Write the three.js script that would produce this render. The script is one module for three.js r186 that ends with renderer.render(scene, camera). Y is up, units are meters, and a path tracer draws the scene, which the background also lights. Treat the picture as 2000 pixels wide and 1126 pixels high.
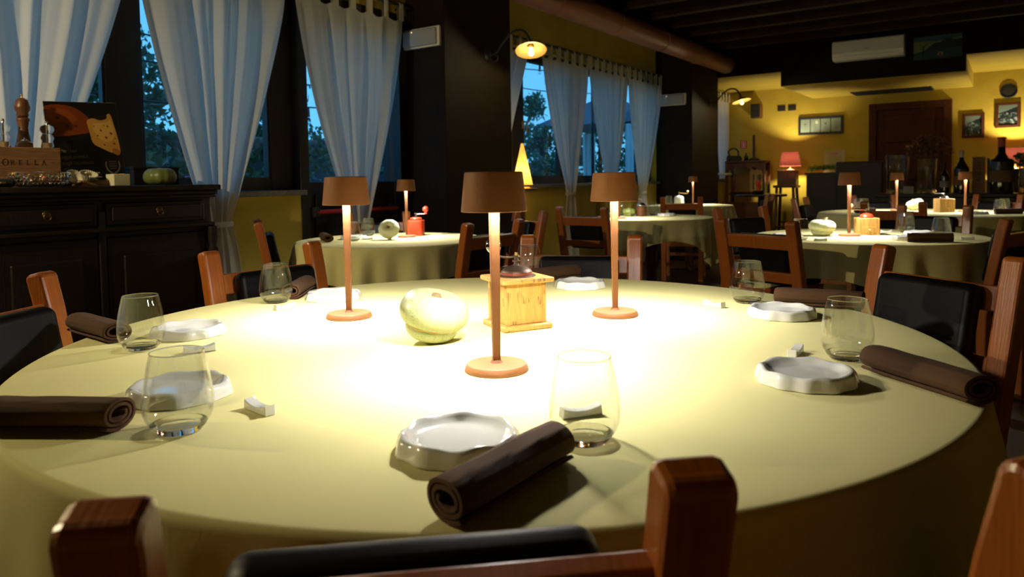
import * as THREE from 'three';
import { RoundedBoxGeometry } from 'three/addons/geometries/RoundedBoxGeometry.js';
import { mergeGeometries, mergeVertices, toCreasedNormals } from 'three/addons/utils/BufferGeometryUtils.js';
import { ImprovedNoise } from 'three/addons/math/ImprovedNoise.js';
import { FontLoader } from 'three/addons/loaders/FontLoader.js';
import { TextGeometry } from 'three/addons/geometries/TextGeometry.js';

// ---------------------------------------------------------------- camera, sky, exposure
const scene = new THREE.Scene();
const renderer = new THREE.WebGLRenderer({ antialias: true });
renderer.toneMapping = THREE.LinearToneMapping;
renderer.toneMappingExposure = 1.0;
renderer.shadowMap.enabled = true;

const camera = new THREE.PerspectiveCamera(2 * Math.atan(713 / 1407) * 180 / Math.PI, 2000 / 1426, 0.05, 120);
camera.setViewOffset(2000, 1426, 0, 293, 2000, 1126);            // lens axis lies above the middle of the picture
camera.position.set(0, 1.071, 0);
camera.rotation.set(-0.04814, 0.60693, -0.01547, 'YXZ');          // a little down, to the left of the room's axis, slight roll
camera.focus = 1.6; camera.userData.fStop = 6.3;
scene.add(camera);

{ // clear blue dusk: paler at the horizon, deeper overhead, the same all round
  const W = 8, H = 64, d = new Float32Array(W * H * 4);
  for (let j = 0; j < H; j++) {
    const e = Math.max(0, (j + 0.5) / H * 2 - 1), k = Math.pow(e, 0.6);
    for (let i = 0; i < W; i++) { const o = (j * W + i) * 4; d[o] = 0.25 - 0.20 * k; d[o + 1] = 0.92 - 0.58 * k; d[o + 2] = 1.5 - 0.45 * k; d[o + 3] = 1; }
  }
  const t = new THREE.DataTexture(d, W, H, THREE.RGBAFormat, THREE.FloatType);
  t.mapping = THREE.EquirectangularReflectionMapping; t.magFilter = t.minFilter = THREE.LinearFilter; t.needsUpdate = true;
  scene.background = t;
}

// ---------------------------------------------------------------- helpers
let seed = 7;
const rnd = () => { seed = (seed * 1664525 + 1013904223) >>> 0; return seed / 4294967296; };
const rr = (a, b) => a + (b - a) * rnd();
const noise = new ImprovedNoise();
const V = (x, y, z) => new THREE.Vector3(x, y, z);
const L = (r, g, b) => new THREE.Color().setRGB(r, g, b);
const PI = Math.PI;

function N(g) {
  g = g.index ? g.toNonIndexed() : g;
  for (const k of Object.keys(g.attributes)) if (!['position', 'normal', 'uv'].includes(k)) g.deleteAttribute(k);
  if (!g.attributes.normal) g.computeVertexNormals();
  if (!g.attributes.uv) g.setAttribute('uv', new THREE.BufferAttribute(new Float32Array(g.attributes.position.count * 2), 2));
  g.morphAttributes = {}; g.clearGroups();
  return g;
}
const join = (a) => { a = [a].flat(3).map(N); return a.length === 1 ? a[0] : mergeGeometries(a); };
// texture coordinates in metres, by the direction each face looks
function uvm(g) {
  g = N(g); const p = g.attributes.position, n = g.attributes.normal, uv = g.attributes.uv;
  for (let t = 0; t < p.count; t += 3) {
    let x = 0, y = 0, z = 0;
    for (let k = 0; k < 3; k++) { x += Math.abs(n.getX(t + k)); y += Math.abs(n.getY(t + k)); z += Math.abs(n.getZ(t + k)); }
    for (let k = t; k < t + 3; k++) {
      if (x >= y && x >= z) uv.setXY(k, p.getZ(k), p.getY(k)); else if (y >= z) uv.setXY(k, p.getX(k), p.getZ(k)); else uv.setXY(k, p.getX(k), p.getY(k));
    }
  }
  return g;
}
function tf(g, x = 0, y = 0, z = 0, rx = 0, ry = 0, rz = 0, s = 1) {
  const m = new THREE.Matrix4().compose(V(x, y, z), new THREE.Quaternion().setFromEuler(new THREE.Euler(rx, ry, rz)), typeof s === 'number' ? V(s, s, s) : V(...s));
  return g.applyMatrix4(m);
}
const box = (w, h, d, x = 0, y = 0, z = 0, r = 0.004) => uvm(tf(r > 0 ? new RoundedBoxGeometry(w, h, d, 2, Math.min(r, w / 2.01, h / 2.01, d / 2.01)) : new THREE.BoxGeometry(w, h, d), x, y, z));
const span = (x0, x1, y0, y1, z0, z1, r = 0) => box(Math.abs(x1 - x0), Math.abs(y1 - y0), Math.abs(z1 - z0), (x0 + x1) / 2, (y0 + y1) / 2, (z0 + z1) / 2, r);
const cyl = (r0, r1, h, x = 0, y = 0, z = 0, n = 24) => tf(new THREE.CylinderGeometry(r1, r0, h, n), x, y + h / 2, z);
const lathe = (pts, n = 48) => new THREE.LatheGeometry(pts.map(([r, y]) => new THREE.Vector2(Math.max(r, 0), y)), n);
const tube = (pts, r, n = 24, m = 8) => new THREE.TubeGeometry(new THREE.CatmullRomCurve3(pts.map((p) => V(...p))), n, r, m);
const ball = (r, x = 0, y = 0, z = 0, n = 20) => tf(new THREE.SphereGeometry(r, n, Math.round(n * 0.7)), x, y, z);
const smooth = (g) => { g = g.clone(); g.deleteAttribute('normal'); g.deleteAttribute('uv'); g = mergeVertices(g, 1e-5); g.computeVertexNormals(); return g; };
// bevelled extrusion of a closed outline [[x, y], ...] through depth d, centred on z
function slab(outline, d, bevel = 0.002, steps = 1) {
  const s = new THREE.Shape(outline.map(([x, y]) => new THREE.Vector2(x, y)));
  const g = new THREE.ExtrudeGeometry(s, { depth: d - 2 * bevel, bevelEnabled: bevel > 0, bevelSize: bevel, bevelThickness: bevel, bevelOffset: -bevel, bevelSegments: 2, steps });
  return tf(g, 0, 0, -d / 2 + bevel);
}

const taken = {};
const numbered = (n) => { const k = taken[n] = (taken[n] ?? -1) + 1; return k ? n + '_' + String(k).padStart(3, '0') : n; };
function tag(o, label, category, group) { o.userData.label = label; o.userData.category = category; if (group) o.userData.group = group; return o; }
function thing(name, label, category, [x, y, z] = [0, 0, 0], turn = 0, group) {
  const o = new THREE.Group(); o.name = numbered(name); o.position.set(x, y, z); o.rotation.y = turn; scene.add(o);
  return tag(o, label, category, group);
}
function part(name, geo, mat, parent) {
  const m = new THREE.Mesh(join(geo), mat); m.name = name; m.castShadow = m.receiveShadow = true; parent.add(m); return m;
}
function solo(name, geo, mat, label, category, pos = [0, 0, 0], turn = 0, group) {
  const m = part(numbered(name), geo, mat, scene); m.position.set(...pos); m.rotation.y = turn; return tag(m, label, category, group);
}
function struct(name, geo, mat, parent = scene) { const m = part(name, geo, mat, parent); if (parent === scene) m.userData.kind = 'structure'; return m; }
const protos = {};
// the first call builds the thing, later calls clone it with its parts
function copyOf(key, make, label, pos, turn = 0, group) {
  let o;
  if (!protos[key]) { o = protos[key] = make(); } else { o = protos[key].clone(); o.name = numbered(protos[key].name); scene.add(o); o.userData = { ...protos[key].userData }; }
  o.position.set(...pos); o.rotation.set(0, turn, 0); o.userData.label = label; if (group) o.userData.group = group;
  return o;
}
const shadowed = (l, r) => { l.castShadow = true; l.shadow.radius = r; l.shadow.bias = -0.0005; return l; };
function pointLight(parent, color, intensity, x, y, z, size) { const l = shadowed(new THREE.PointLight(color, intensity), size); l.position.set(x, y, z); l.name = 'lamp_light'; parent.add(l); return l; }

// ---------------------------------------------------------------- textures (matter only: grain, weave, plaster, print)
function grid(n, seedN) { let s = seedN; const a = new Float32Array(n * n); for (let i = 0; i < a.length; i++) { s = (s * 1664525 + 1013904223) >>> 0; a[i] = s / 4294967296; } return a; }
function vnoise(nx, ny, sd) { // tiling value noise on an nx by ny lattice
  const n = Math.max(nx, ny), a = grid(n, sd), f = (t) => t * t * (3 - 2 * t);
  return (u, v) => { const x = u * nx, y = v * ny, i = Math.floor(x), j = Math.floor(y), p = f(x - i), q = f(y - j), g = (k, l) => a[((l % ny + ny) % ny) * n + ((k % nx) + nx) % nx]; return (g(i, j) * (1 - p) + g(i + 1, j) * p) * (1 - q) + (g(i, j + 1) * (1 - p) + g(i + 1, j + 1) * p) * q; };
}
function tex(size, fn, srgb, rep = 1) { // fn(u, v) -> grey or [r, g, b] in 0..1
  const d = new Uint8Array(size * size * 4);
  for (let j = 0; j < size; j++) for (let i = 0; i < size; i++) { let c = fn(i / size, j / size); if (!Array.isArray(c)) c = [c, c, c]; const o = (j * size + i) * 4; for (let k = 0; k < 3; k++) d[o + k] = Math.max(0, Math.min(255, c[k] * 255)); d[o + 3] = 255; }
  const t = new THREE.DataTexture(d, size, size); t.wrapS = t.wrapT = THREE.RepeatWrapping; t.magFilter = THREE.LinearFilter; t.minFilter = THREE.LinearFilter; if (srgb) t.colorSpace = THREE.SRGBColorSpace;
  t.repeat.set(rep, rep); t.needsUpdate = true; return t;
}
const n1 = vnoise(4, 4, 11), n2 = vnoise(16, 16, 23), n3 = vnoise(64, 64, 37), n4 = vnoise(96, 6, 53), n5 = vnoise(200, 10, 71), n6 = vnoise(128, 128, 91);
const fWood = (u, v) => { const w = n4(u + 0.03 * n1(u, v), v) * 0.5 + n5(u, v) * 0.35 + n1(u, v) * 0.35; return 0.55 + 0.4 * w; };
const woodV = tex(512, fWood, true, 2.2);                                   // grain along v
const woodH = tex(512, (u, v) => fWood(v, u), true, 2.2);                    // grain along u
const woodSoft = tex(512, (u, v) => 0.62 + 0.38 * fWood(u, v), true, 2.2);
const woodBump = tex(512, (u, v) => n5(u, v) * 0.7 + n3(u, v) * 0.3, false, 2.2);
const weave = tex(256, (u, v) => 0.5 + 0.22 * Math.sin(u * 2 * PI * 64) * Math.sin(v * 2 * PI * 64) + 0.28 * (n6(u, v) - 0.5), false, 9);
const crease = tex(512, (u, v) => n1(u, v) * 0.6 + n2(u, v) * 0.3 + n3(u, v) * 0.1, false, 1.1);
const plasterB = tex(512, (u, v) => n2(u, v) * 0.35 + n3(u, v) * 0.35 + n6(u, v) * 0.3, false, 0.8);
const plasterC = tex(512, (u, v) => 0.86 + 0.08 * n1(u, v) + 0.06 * n2(u, v), true, 0.35);
const leatherB = tex(256, (u, v) => n6(u, v) * 0.5 + n3(u, v) * 0.5, false, 5);
const speck = tex(512, (u, v) => { const s = n6(u, v), k = n1(u, v), b = n4(u, v); const g = (s > 0.83 && k > 0.35) ? 0.72 : 1; return [(0.93 + 0.07 * b) * g, (0.95 + 0.05 * b) * (g * 0.4 + 0.6), (0.85 + 0.12 * b) * g]; }, true, 1);
const wornW = tex(512, (u, v) => { const w = 0.45 + 0.55 * fWood(u, v), k = n2(u, v), s = n5(u * 1.0, v); const d = 1 - 0.35 * Math.max(0, Math.min(1, (k - 0.6) * 6)) * Math.max(0, Math.min(1, (s - 0.45) * 4)); return [w * d * 1.05, w * d, w * d * 0.9]; }, true, 4);
const stoneC = tex(256, (u, v) => 0.75 + 0.25 * n3(u, v), true, 2);
function print(w, h, draw) { const c = document.createElement('canvas'); c.width = w; c.height = h; const x = c.getContext('2d'); draw(x, w, h); const t = new THREE.CanvasTexture(c); t.colorSpace = THREE.SRGBColorSpace; return t; }

// ---------------------------------------------------------------- materials
const S = (o) => new THREE.MeshStandardMaterial(o), P = (o) => new THREE.MeshPhysicalMaterial(o);
const M = {
  wall: S({ color: L(0.62, 0.46, 0.055), map: plasterC, roughness: 0.9, bumpMap: plasterB, bumpScale: 0.003 }),
  pillar: P({ color: L(0.020, 0.010, 0.003), map: woodV, roughness: 0.75, specularIntensity: 0.35, bumpMap: woodBump, bumpScale: 0.001 }),
  darkFace: P({ color: L(0.010, 0.007, 0.004), map: woodH, roughness: 0.85, specularIntensity: 0.3 }),
  ceil: P({ color: L(0.034, 0.015, 0.007), map: woodH, roughness: 0.8, specularIntensity: 0.35, bumpMap: woodBump, bumpScale: 0.001 }),
  floor: S({ color: L(0.085, 0.032, 0.014), map: stoneC, roughness: 0.4 }),
  frame: S({ color: L(0.025, 0.016, 0.012), map: woodV, roughness: 0.5, bumpMap: woodBump, bumpScale: 0.0006 }),
  sill: S({ color: L(0.16, 0.15, 0.14), map: stoneC, roughness: 0.45 }),
  pane: P({ color: L(0.86, 0.92, 0.95), transmission: 1, thickness: 0, roughness: 0.01, ior: 1.45 }),
  chair: P({ color: L(0.54, 0.150, 0.020), map: woodSoft, roughness: 0.36, clearcoat: 0.5, clearcoatRoughness: 0.25, bumpMap: woodBump, bumpScale: 0.0004 }),
  leather: P({ color: L(0.004, 0.0043, 0.0052), roughness: 0.48, specularIntensity: 0.5, bumpMap: leatherB, bumpScale: 0.0006 }),
  cloth: S({ color: L(0.80, 0.735, 0.33), roughness: 0.95, bumpMap: weave, bumpScale: 0.0003 }),
  napkin: S({ color: L(0.085, 0.038, 0.013), roughness: 0.95, bumpMap: weave, bumpScale: 0.0004 }),
  rust: S({ color: L(0.21, 0.075, 0.021), roughness: 0.62, bumpMap: plasterB, bumpScale: 0.0004 }),
  diffuser: S({ color: L(0.9, 0.88, 0.8), emissive: L(1, 0.93, 0.76), emissiveIntensity: 6, roughness: 0.6 }),
  thinGlass: P({ color: L(0.955, 0.965, 0.96), transmission: 1, thickness: 0, roughness: 0.0, ior: 1.7 }),
  glass: P({ color: 0xffffff, transmission: 1, thickness: 0.01, roughness: 0.0, ior: 1.5 }),
  porcelain: P({ color: L(0.80, 0.80, 0.74), roughness: 0.12, clearcoat: 0.8, clearcoatRoughness: 0.04 }),
  squash: P({ color: L(0.50, 0.52, 0.33), map: speck, roughness: 0.34, clearcoat: 0.25, clearcoatRoughness: 0.2 }),
  squashPale: P({ color: L(0.80, 0.80, 0.62), map: speck, roughness: 0.4 }),
  squashGreen: P({ color: L(0.16, 0.19, 0.055), map: speck, roughness: 0.4 }),
  cork: S({ color: L(0.42, 0.30, 0.12), map: stoneC, roughness: 0.95, bumpMap: plasterB, bumpScale: 0.002 }),
  seam: S({ color: L(0.42, 0.27, 0.09), roughness: 0.95 }),
  pineWorn: S({ color: L(0.62, 0.38, 0.115), map: wornW, roughness: 0.55, bumpMap: woodBump, bumpScale: 0.0005 }),
  pine: S({ color: L(0.72, 0.38, 0.09), map: woodV, roughness: 0.5 }),
  walnut: S({ color: L(0.20, 0.07, 0.025), map: woodV, roughness: 0.4 }),
  oldIron: S({ color: L(0.16, 0.10, 0.07), map: stoneC, metalness: 0.7, roughness: 0.42, bumpMap: plasterB, bumpScale: 0.0006 }),
  redPaint: P({ color: L(0.62, 0.035, 0.012), roughness: 0.3, clearcoat: 0.6 }),
  worn_red: S({ color: L(0.34, 0.07, 0.03), map: stoneC, roughness: 0.5 }),
  steel: S({ color: L(0.62, 0.62, 0.6), metalness: 1, roughness: 0.22 }),
  brass: S({ color: L(0.62, 0.42, 0.14), metalness: 1, roughness: 0.34 }),
  darkBrass: S({ color: L(0.22, 0.14, 0.05), metalness: 1, roughness: 0.4 }),
  blackGloss: P({ color: L(0.008, 0.008, 0.009), roughness: 0.12, clearcoat: 1 }),
  black: S({ color: L(0.012, 0.012, 0.013), roughness: 0.6 }),
  whitePlastic: S({ color: L(0.72, 0.70, 0.64), roughness: 0.4 }),
  greyPlastic: S({ color: L(0.40, 0.41, 0.44), roughness: 0.35 }),
  cabinet: P({ color: L(0.020, 0.008, 0.004), map: woodH, roughness: 0.5, bumpMap: woodBump, bumpScale: 0.0005 }),
  cabinetV: P({ color: L(0.020, 0.008, 0.004), map: woodV, roughness: 0.5, bumpMap: woodBump, bumpScale: 0.0005 }),
  door: P({ color: L(0.115, 0.032, 0.009), map: woodV, roughness: 0.6, specularIntensity: 0.4 }),
  crate: S({ color: L(0.42, 0.20, 0.075), map: woodH, roughness: 0.75 }),
  duct: S({ color: L(0.24, 0.085, 0.045), roughness: 0.5, bumpMap: plasterB, bumpScale: 0.0008 }),
  curtain: P({ color: L(0.80, 0.77, 0.70), transmission: 0.44, thickness: 0, roughness: 1, bumpMap: weave, bumpScale: 0.0004, side: THREE.DoubleSide }),
  leaf: P({ color: L(0.05, 0.14, 0.065), roughness: 0.6, transmission: 0.3, thickness: 0, side: THREE.DoubleSide }),
  bark: S({ color: L(0.06, 0.045, 0.03), roughness: 0.95 }),
};

// ---------------------------------------------------------------- room shell
const XL = -3.9, ZB = -11.9, TOP = 2.93;
struct('floor', span(-4.15, 3.7, -0.12, 0, -12.1, 3.7), M.floor);
const ceiling = struct('ceiling', span(-4.15, 3.7, TOP, TOP + 0.15, -12.1, 3.7), M.ceil);
for (let k = 0; k < 22; k++) { const z = 2.6 - k * 0.58; if (z < -9.9) break; part('beam', box(7.38, 0.16, 0.11, -0.21, TOP - 0.08, z, 0.008), M.ceil, ceiling); }
struct('wall_left', [
  span(-4.15, XL, 0, TOP, 3.7, -0.75), span(-4.15, XL, 0, 1.0, -0.75, -3.15), span(-4.15, XL, 2.36, TOP, -0.75, -4.2),
  span(-4.15, XL, 0, TOP, -4.2, -5.3), span(-4.15, XL, 0, 1.0, -5.3, -9.0), span(-4.15, XL, 2.36, TOP, -5.3, -9.0), span(-4.15, XL, 0, TOP, -9.0, -10.25),
  span(-4.15, XL, 0, 1.0, -10.25, -11.75), span(-4.15, XL, 2.36, TOP, -10.25, -11.75), span(-4.15, XL, 0, TOP, -11.75, -12.1),
], M.wall);
struct('wall_back', span(-3.9, 3.7, 0, TOP, ZB, ZB - 0.2), M.wall);
struct('wall_right', span(3.5, 3.7, 0, TOP, -11.9, 3.7), M.wall);
struct('wall_rear', span(-3.9, 3.5, 0, TOP, 3.5, 3.7), M.wall);
struct('pillar_1', box(0.39, TOP - 0.002, 0.87, -3.705, TOP / 2, -4.635, 0.006), M.pillar);
struct('pillar_2', box(0.50, TOP - 0.002, 1.0, -3.65, TOP / 2, -9.5, 0.006), M.pillar);
struct('pillar_3', box(0.39, TOP - 0.002, 0.87, -3.705, TOP / 2, 0.45, 0.006), M.pillar);

// the boxed duct casing above the back wall: a lower middle block between two higher shoulders
const casing = [['trim_1', -2.55, -0.46, 2.265], ['trim_2', -3.9, -2.55, 2.457], ['trim_3', -0.46, 3.5, 2.457]];
for (const [n, x0, x1, y0] of casing) { const t = struct(n, span(x0, x1, y0, TOP, -10.02, ZB), M.wall); part('front_panel', span(x0, x1, y0 + 0.004, TOP, -10.0, -10.02), M.darkFace, t); }
{ // air grille flush in the casing's underside
  const g = thing('ceiling_vent', 'long dark slotted air grille set in the underside of the boxed casing', 'vent', [-1.43, 2.265, -11.62]);
  part('frame', [box(1.02, 0.012, 0.02, 0, -0.006, -0.235), box(1.02, 0.012, 0.02, 0, -0.006, 0.235), box(0.02, 0.012, 0.45, -0.5, -0.006, 0), box(0.02, 0.012, 0.45, 0.5, -0.006, 0), box(0.02, 0.012, 0.45, 0, -0.006, 0)], M.black, g);
  for (let k = 0; k < 13; k++) part('slat', tf(box(0.98, 0.004, 0.03, 0, 0, 0, 0.001), 0, -0.010, -0.21 + k * 0.035, 0.45), M.black, g);
}

// windows of the left wall
function windowSet(name, z0, z1, posts, panes, handles) {
  const w = struct(name, [
    span(-4.06, -3.98, 1.0, 1.1, z0, z1), span(-4.06, -3.98, 2.26, 2.36, z0, z1),
    ...posts.map(([a, b]) => span(-4.06, -3.975, 1.0, 2.36, a, b, 0.004)),
  ], M.frame);
  for (const [a, b] of panes) {
    part('pane', span(-4.022, -4.018, 1.1, 2.26, a, b), M.pane, w);
    part('glazing_bead', [span(-4.01, -3.985, 1.1, 1.115, a, b), span(-4.01, -3.985, 1.115, 2.26, a, a - 0.015), span(-4.01, -3.985, 1.115, 2.26, b + 0.015, b)], M.frame, w);
  }
  for (const z of handles) { const h = part('handle', [box(0.012, 0.075, 0.03, -3.972, 1.62, z), tube([[-3.97, 1.64, z], [-3.935, 1.645, z], [-3.925, 1.63, z], [-3.925, 1.53, z]], 0.008, 16)], M.brass, w); h.castShadow = true; }
  return w;
}
windowSet('window_1', -0.75, -3.15, [[-0.75, -0.85], [-1.95, -2.14], [-2.98, -3.15]], [[-0.85, -1.95], [-2.14, -2.98]], []);
windowSet('window_2', -5.3, -9.0, [[-5.3, -5.38], [-5.75, -5.95], [-6.68, -6.86], [-7.84, -7.98], [-8.9, -9.0]], [[-5.38, -5.75], [-5.95, -6.68], [-6.86, -7.84], [-7.98, -8.9]], [-5.93, -6.84]);
windowSet('window_3', -10.25, -11.75, [[-10.25, -10.35], [-10.95, -11.05], [-11.65, -11.75]], [[-10.35, -10.95], [-11.05, -11.65]], []);
for (const [n, a, b] of [['trim_4', -0.75, -3.15], ['trim_5', -5.3, -9.0], ['trim_6', -10.25, -11.75]]) struct(n, span(-3.98, -3.83, 0.995, 1.03, a, b, 0.005), M.sill);

{ // glazed emergency door with a push bar
  const d = struct('door_1', [
    span(-4.08, -3.893, 0, 2.36, -3.15, -3.222, 0.004), span(-4.08, -3.893, 0, 2.36, -4.11, -4.199, 0.004), span(-4.08, -3.893, 2.2, 2.36, -3.222, -4.11),
    span(-4.04, -3.97, 0.0, 1.078, -3.222, -4.11), span(-3.975, -3.955, 0.12, 0.5, -3.32, -4.0, 0.006), span(-3.975, -3.955, 0.58, 1.0, -3.32, -4.0, 0.006),
  ], M.frame);
  part('pane', span(-4.022, -4.018, 1.078, 2.2, -3.222, -4.11), M.pane, d);
  const b = part('push_bar', tf(new THREE.CapsuleGeometry(0.016, 0.78, 6, 14), -3.885, 0.875, -3.66, PI / 2, 0, 0), M.redPaint, d);
  part('bar_bracket', [span(-3.96, -3.87, 0.84, 0.91, -3.235, -3.285, 0.006), span(-3.96, -3.87, 0.84, 0.91, -4.03, -4.08, 0.006)], M.black, d);
}
{ // panelled wooden door in the back wall
  const x0 = -1.76, x1 = -0.705, y1 = 2.115, z = ZB;
  const d = struct('door_2', [span(x0, x1, 0, y1, z + 0.012, z + 0.002)], M.door);
  part('door_frame', [span(x0, x0 + 0.1, 0, y1, z + 0.055, z + 0.001, 0.006), span(x1 - 0.1, x1, 0, y1, z + 0.055, z + 0.001, 0.006), span(x0 + 0.1, x1 - 0.1, y1 - 0.1, y1, z + 0.055, z + 0.001, 0.006)], M.door, d);
  for (const [a, b] of [[0.16, 0.85], [1.0, 1.42], [1.54, 1.93]]) part('panel', box(x1 - x0 - 0.42, b - a, 0.03, (x0 + x1) / 2, (a + b) / 2, z + 0.022, 0.01), M.door, d);
  part('door_plate', box(0.2, 0.028, 0.006, (x0 + x1) / 2 + 0.06, 1.475, z + 0.04, 0.002), M.crate, d);
}

{ // round duct hung along the window wall
  const o = thing('air_duct', 'long round brown metal duct hung under the ceiling along the windows', 'duct', [-3.275, 2.62, 0]);
  const z0 = 1.5, z1 = -9.98, n = 10, st = (z0 - z1) / n;
  for (let k = 0; k < n; k++) part('duct_section', tf(new THREE.CylinderGeometry(0.118, 0.118, st - 0.008, 40), 0, 0, z0 - (k + 0.5) * st, PI / 2), M.duct, o);
  for (let k = 1; k < n; k++) part('joint_ring', tf(new THREE.TorusGeometry(0.12, 0.007, 8, 40), 0, 0, z0 - k * st), M.duct, o);
}

// ---------------------------------------------------------------- curtains
function curtain(label, z0, z1, tie, o = {}) {
  const { x = -3.80, top = 2.30, folds = 5.3, tabs = 6, half = 0.06, power = 1.35, ph = 0, foot = 0.13, bottom = 0.03 } = o, [tz, ty] = tie, nu = 130, nv = 70;
  const zt0 = tz + half, zt1 = tz - half, pos = [], idx = [], uv = [], zm = (z0 + z1) / 2;
  for (let j = 0; j <= nv; j++) {
    const y = top + (bottom - top) * j / nv;
    for (let i = 0; i <= nu; i++) {
      const u = i / nu; let a, b, amp;
      if (y >= ty) { const s = (top - y) / (top - ty), k = Math.pow(s, power); a = z0 + (zt0 - z0) * k; b = z1 + (zt1 - z1) * k; amp = 0.013 + 0.007 * s; }
      else { const s = (ty - y) / (ty - bottom), k = Math.pow(s, 0.6); a = zt0 + foot * k; b = zt1 - foot * k; amp = 0.013 + 0.004 * k; }
      const sw = u + 0.035 * Math.sin(u * 9 + ph) + 0.012 * Math.sin(y * 3 + u * 14 + ph);
      const sharp = (q) => { const c = Math.sin(q); return c * (0.65 + 0.35 * c * c); };
      let xo = amp * (0.75 * sharp(2 * PI * folds * sw + ph) + 0.7 * Math.sin(2 * PI * folds * 0.41 * sw + 1.3 + ph * 2 + y * 0.5) + 0.35 * sharp(2 * PI * folds * 1.9 * sw + ph * 3));
      xo += 0.007 * noise.noise(u * 5, y * 1.6, ph * 3);
      const sag = j === 0 ? 0 : 0; const hang = 0.028 * Math.pow(Math.abs(Math.sin(PI * tabs * u)), 1.5) * Math.max(0, 1 - (top - y) / 0.35);
      pos.push(x + xo * (j < 4 ? 0.4 + j * 0.15 : 1), y - hang - sag, a + (b - a) * u); uv.push(u * Math.abs(z1 - z0), y);
    }
  }
  for (let j = 0; j < nv; j++) for (let i = 0; i < nu; i++) { const a = j * (nu + 1) + i, b = a + nu + 1; idx.push(a, b, a + 1, b, b + 1, a + 1); }
  const g = new THREE.BufferGeometry(); g.setAttribute('position', new THREE.Float32BufferAttribute(pos, 3)); g.setAttribute('uv', new THREE.Float32BufferAttribute(uv, 2)); g.setIndex(idx); g.computeVertexNormals();
  const c = thing('curtain', label, 'curtain', [0, 0, 0], 0, 'white tab-top curtains along the window wall');
  part('fabric', g, M.curtain, c);
  for (let k = 0; k <= tabs; k++) {
    const z = z0 + (z1 - z0) * (0.02 + 0.96 * k / tabs), out = [], r = 0.014, yr = 2.40, t = 0.0015;
    for (const q of [r, r - t]) { const row = [[q, top - 0.02]]; for (let a = 0; a <= 8; a++) row.push([q * Math.cos(PI * a / 8), yr + q * Math.sin(PI * a / 8)]); row.push([-q, top - 0.02]); out.push(...(q === r ? row : row.reverse())); }
    part('tab', tf(slab(out, 0.045, 0), x, 0, z), M.curtain, c);
  }
  part('tieback', tf(new THREE.TorusGeometry(half + 0.008, 0.011, 8, 32), x, ty, tz, PI / 2, 0, 0, [0.55, 1, 1.6]), M.curtain, c);
  return c;
}
curtain('wide white curtain at the far left behind the poster and pepper mills', -0.86, -2.02, [-1.42, 0.86], { ph: 0.4, half: 0.08, power: 1.25 });
curtain('white curtain tied back right of the dark sideboard corner', -2.03, -2.99, [-2.47, 0.84], { ph: 1.7, half: 0.075, power: 1.3 });
curtain('white curtain hanging over the glazed emergency door beside the dark pillar', -3.06, -4.06, [-3.56, 0.78], { ph: 2.6, half: 0.09, power: 1.35 });
curtain('narrow slice of white curtain just past the dark pillar, left of its window', -5.02, -5.80, [-5.18, 0.95], { ph: 0.9, tabs: 5, folds: 4, power: 0.9 });
curtain('nearest full white curtain of the far window, under the lit sconce', -6.02, -6.98, [-6.55, 0.92], { ph: 3.1 });
curtain('middle white curtain of the far window, behind the right table lamp', -7.0, -7.94, [-7.52, 0.92], { ph: 4.4 });
curtain('farthest of the three white curtains, beside the second emergency light', -7.97, -8.94, [-8.35, 0.9], { ph: 5.2 });
curtain('small straight white curtain in the far corner above the old clothes iron', -11.1, -11.70, [-11.42, 1.12], { ph: 2.2, tabs: 4, folds: 4, half: 0.2, power: 2.2, foot: 0.02, bottom: 1.05 });
for (const [a, b, l] of [[-0.8, -4.12, 'dark curtain rod over the left window and emergency door'], [-5.0, -9.0, 'dark curtain rod over the far window between the pillars'], [-10.3, -11.78, 'short dark curtain rod in the far corner']]) {
  const r = thing('curtain_rod', l, 'curtain rod', [-3.80, 2.4, (a + b) / 2]);
  part('rod', tf(new THREE.CylinderGeometry(0.0115, 0.0115, Math.abs(a - b), 14), 0, 0, 0, PI / 2), M.black, r);
  for (const s of [-1, 1]) part('rod_bracket', [box(0.10, 0.014, 0.014, -0.05, -0.014, s * (Math.abs(a - b) / 2 - 0.03), 0.003)], M.black, r);
}

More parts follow.
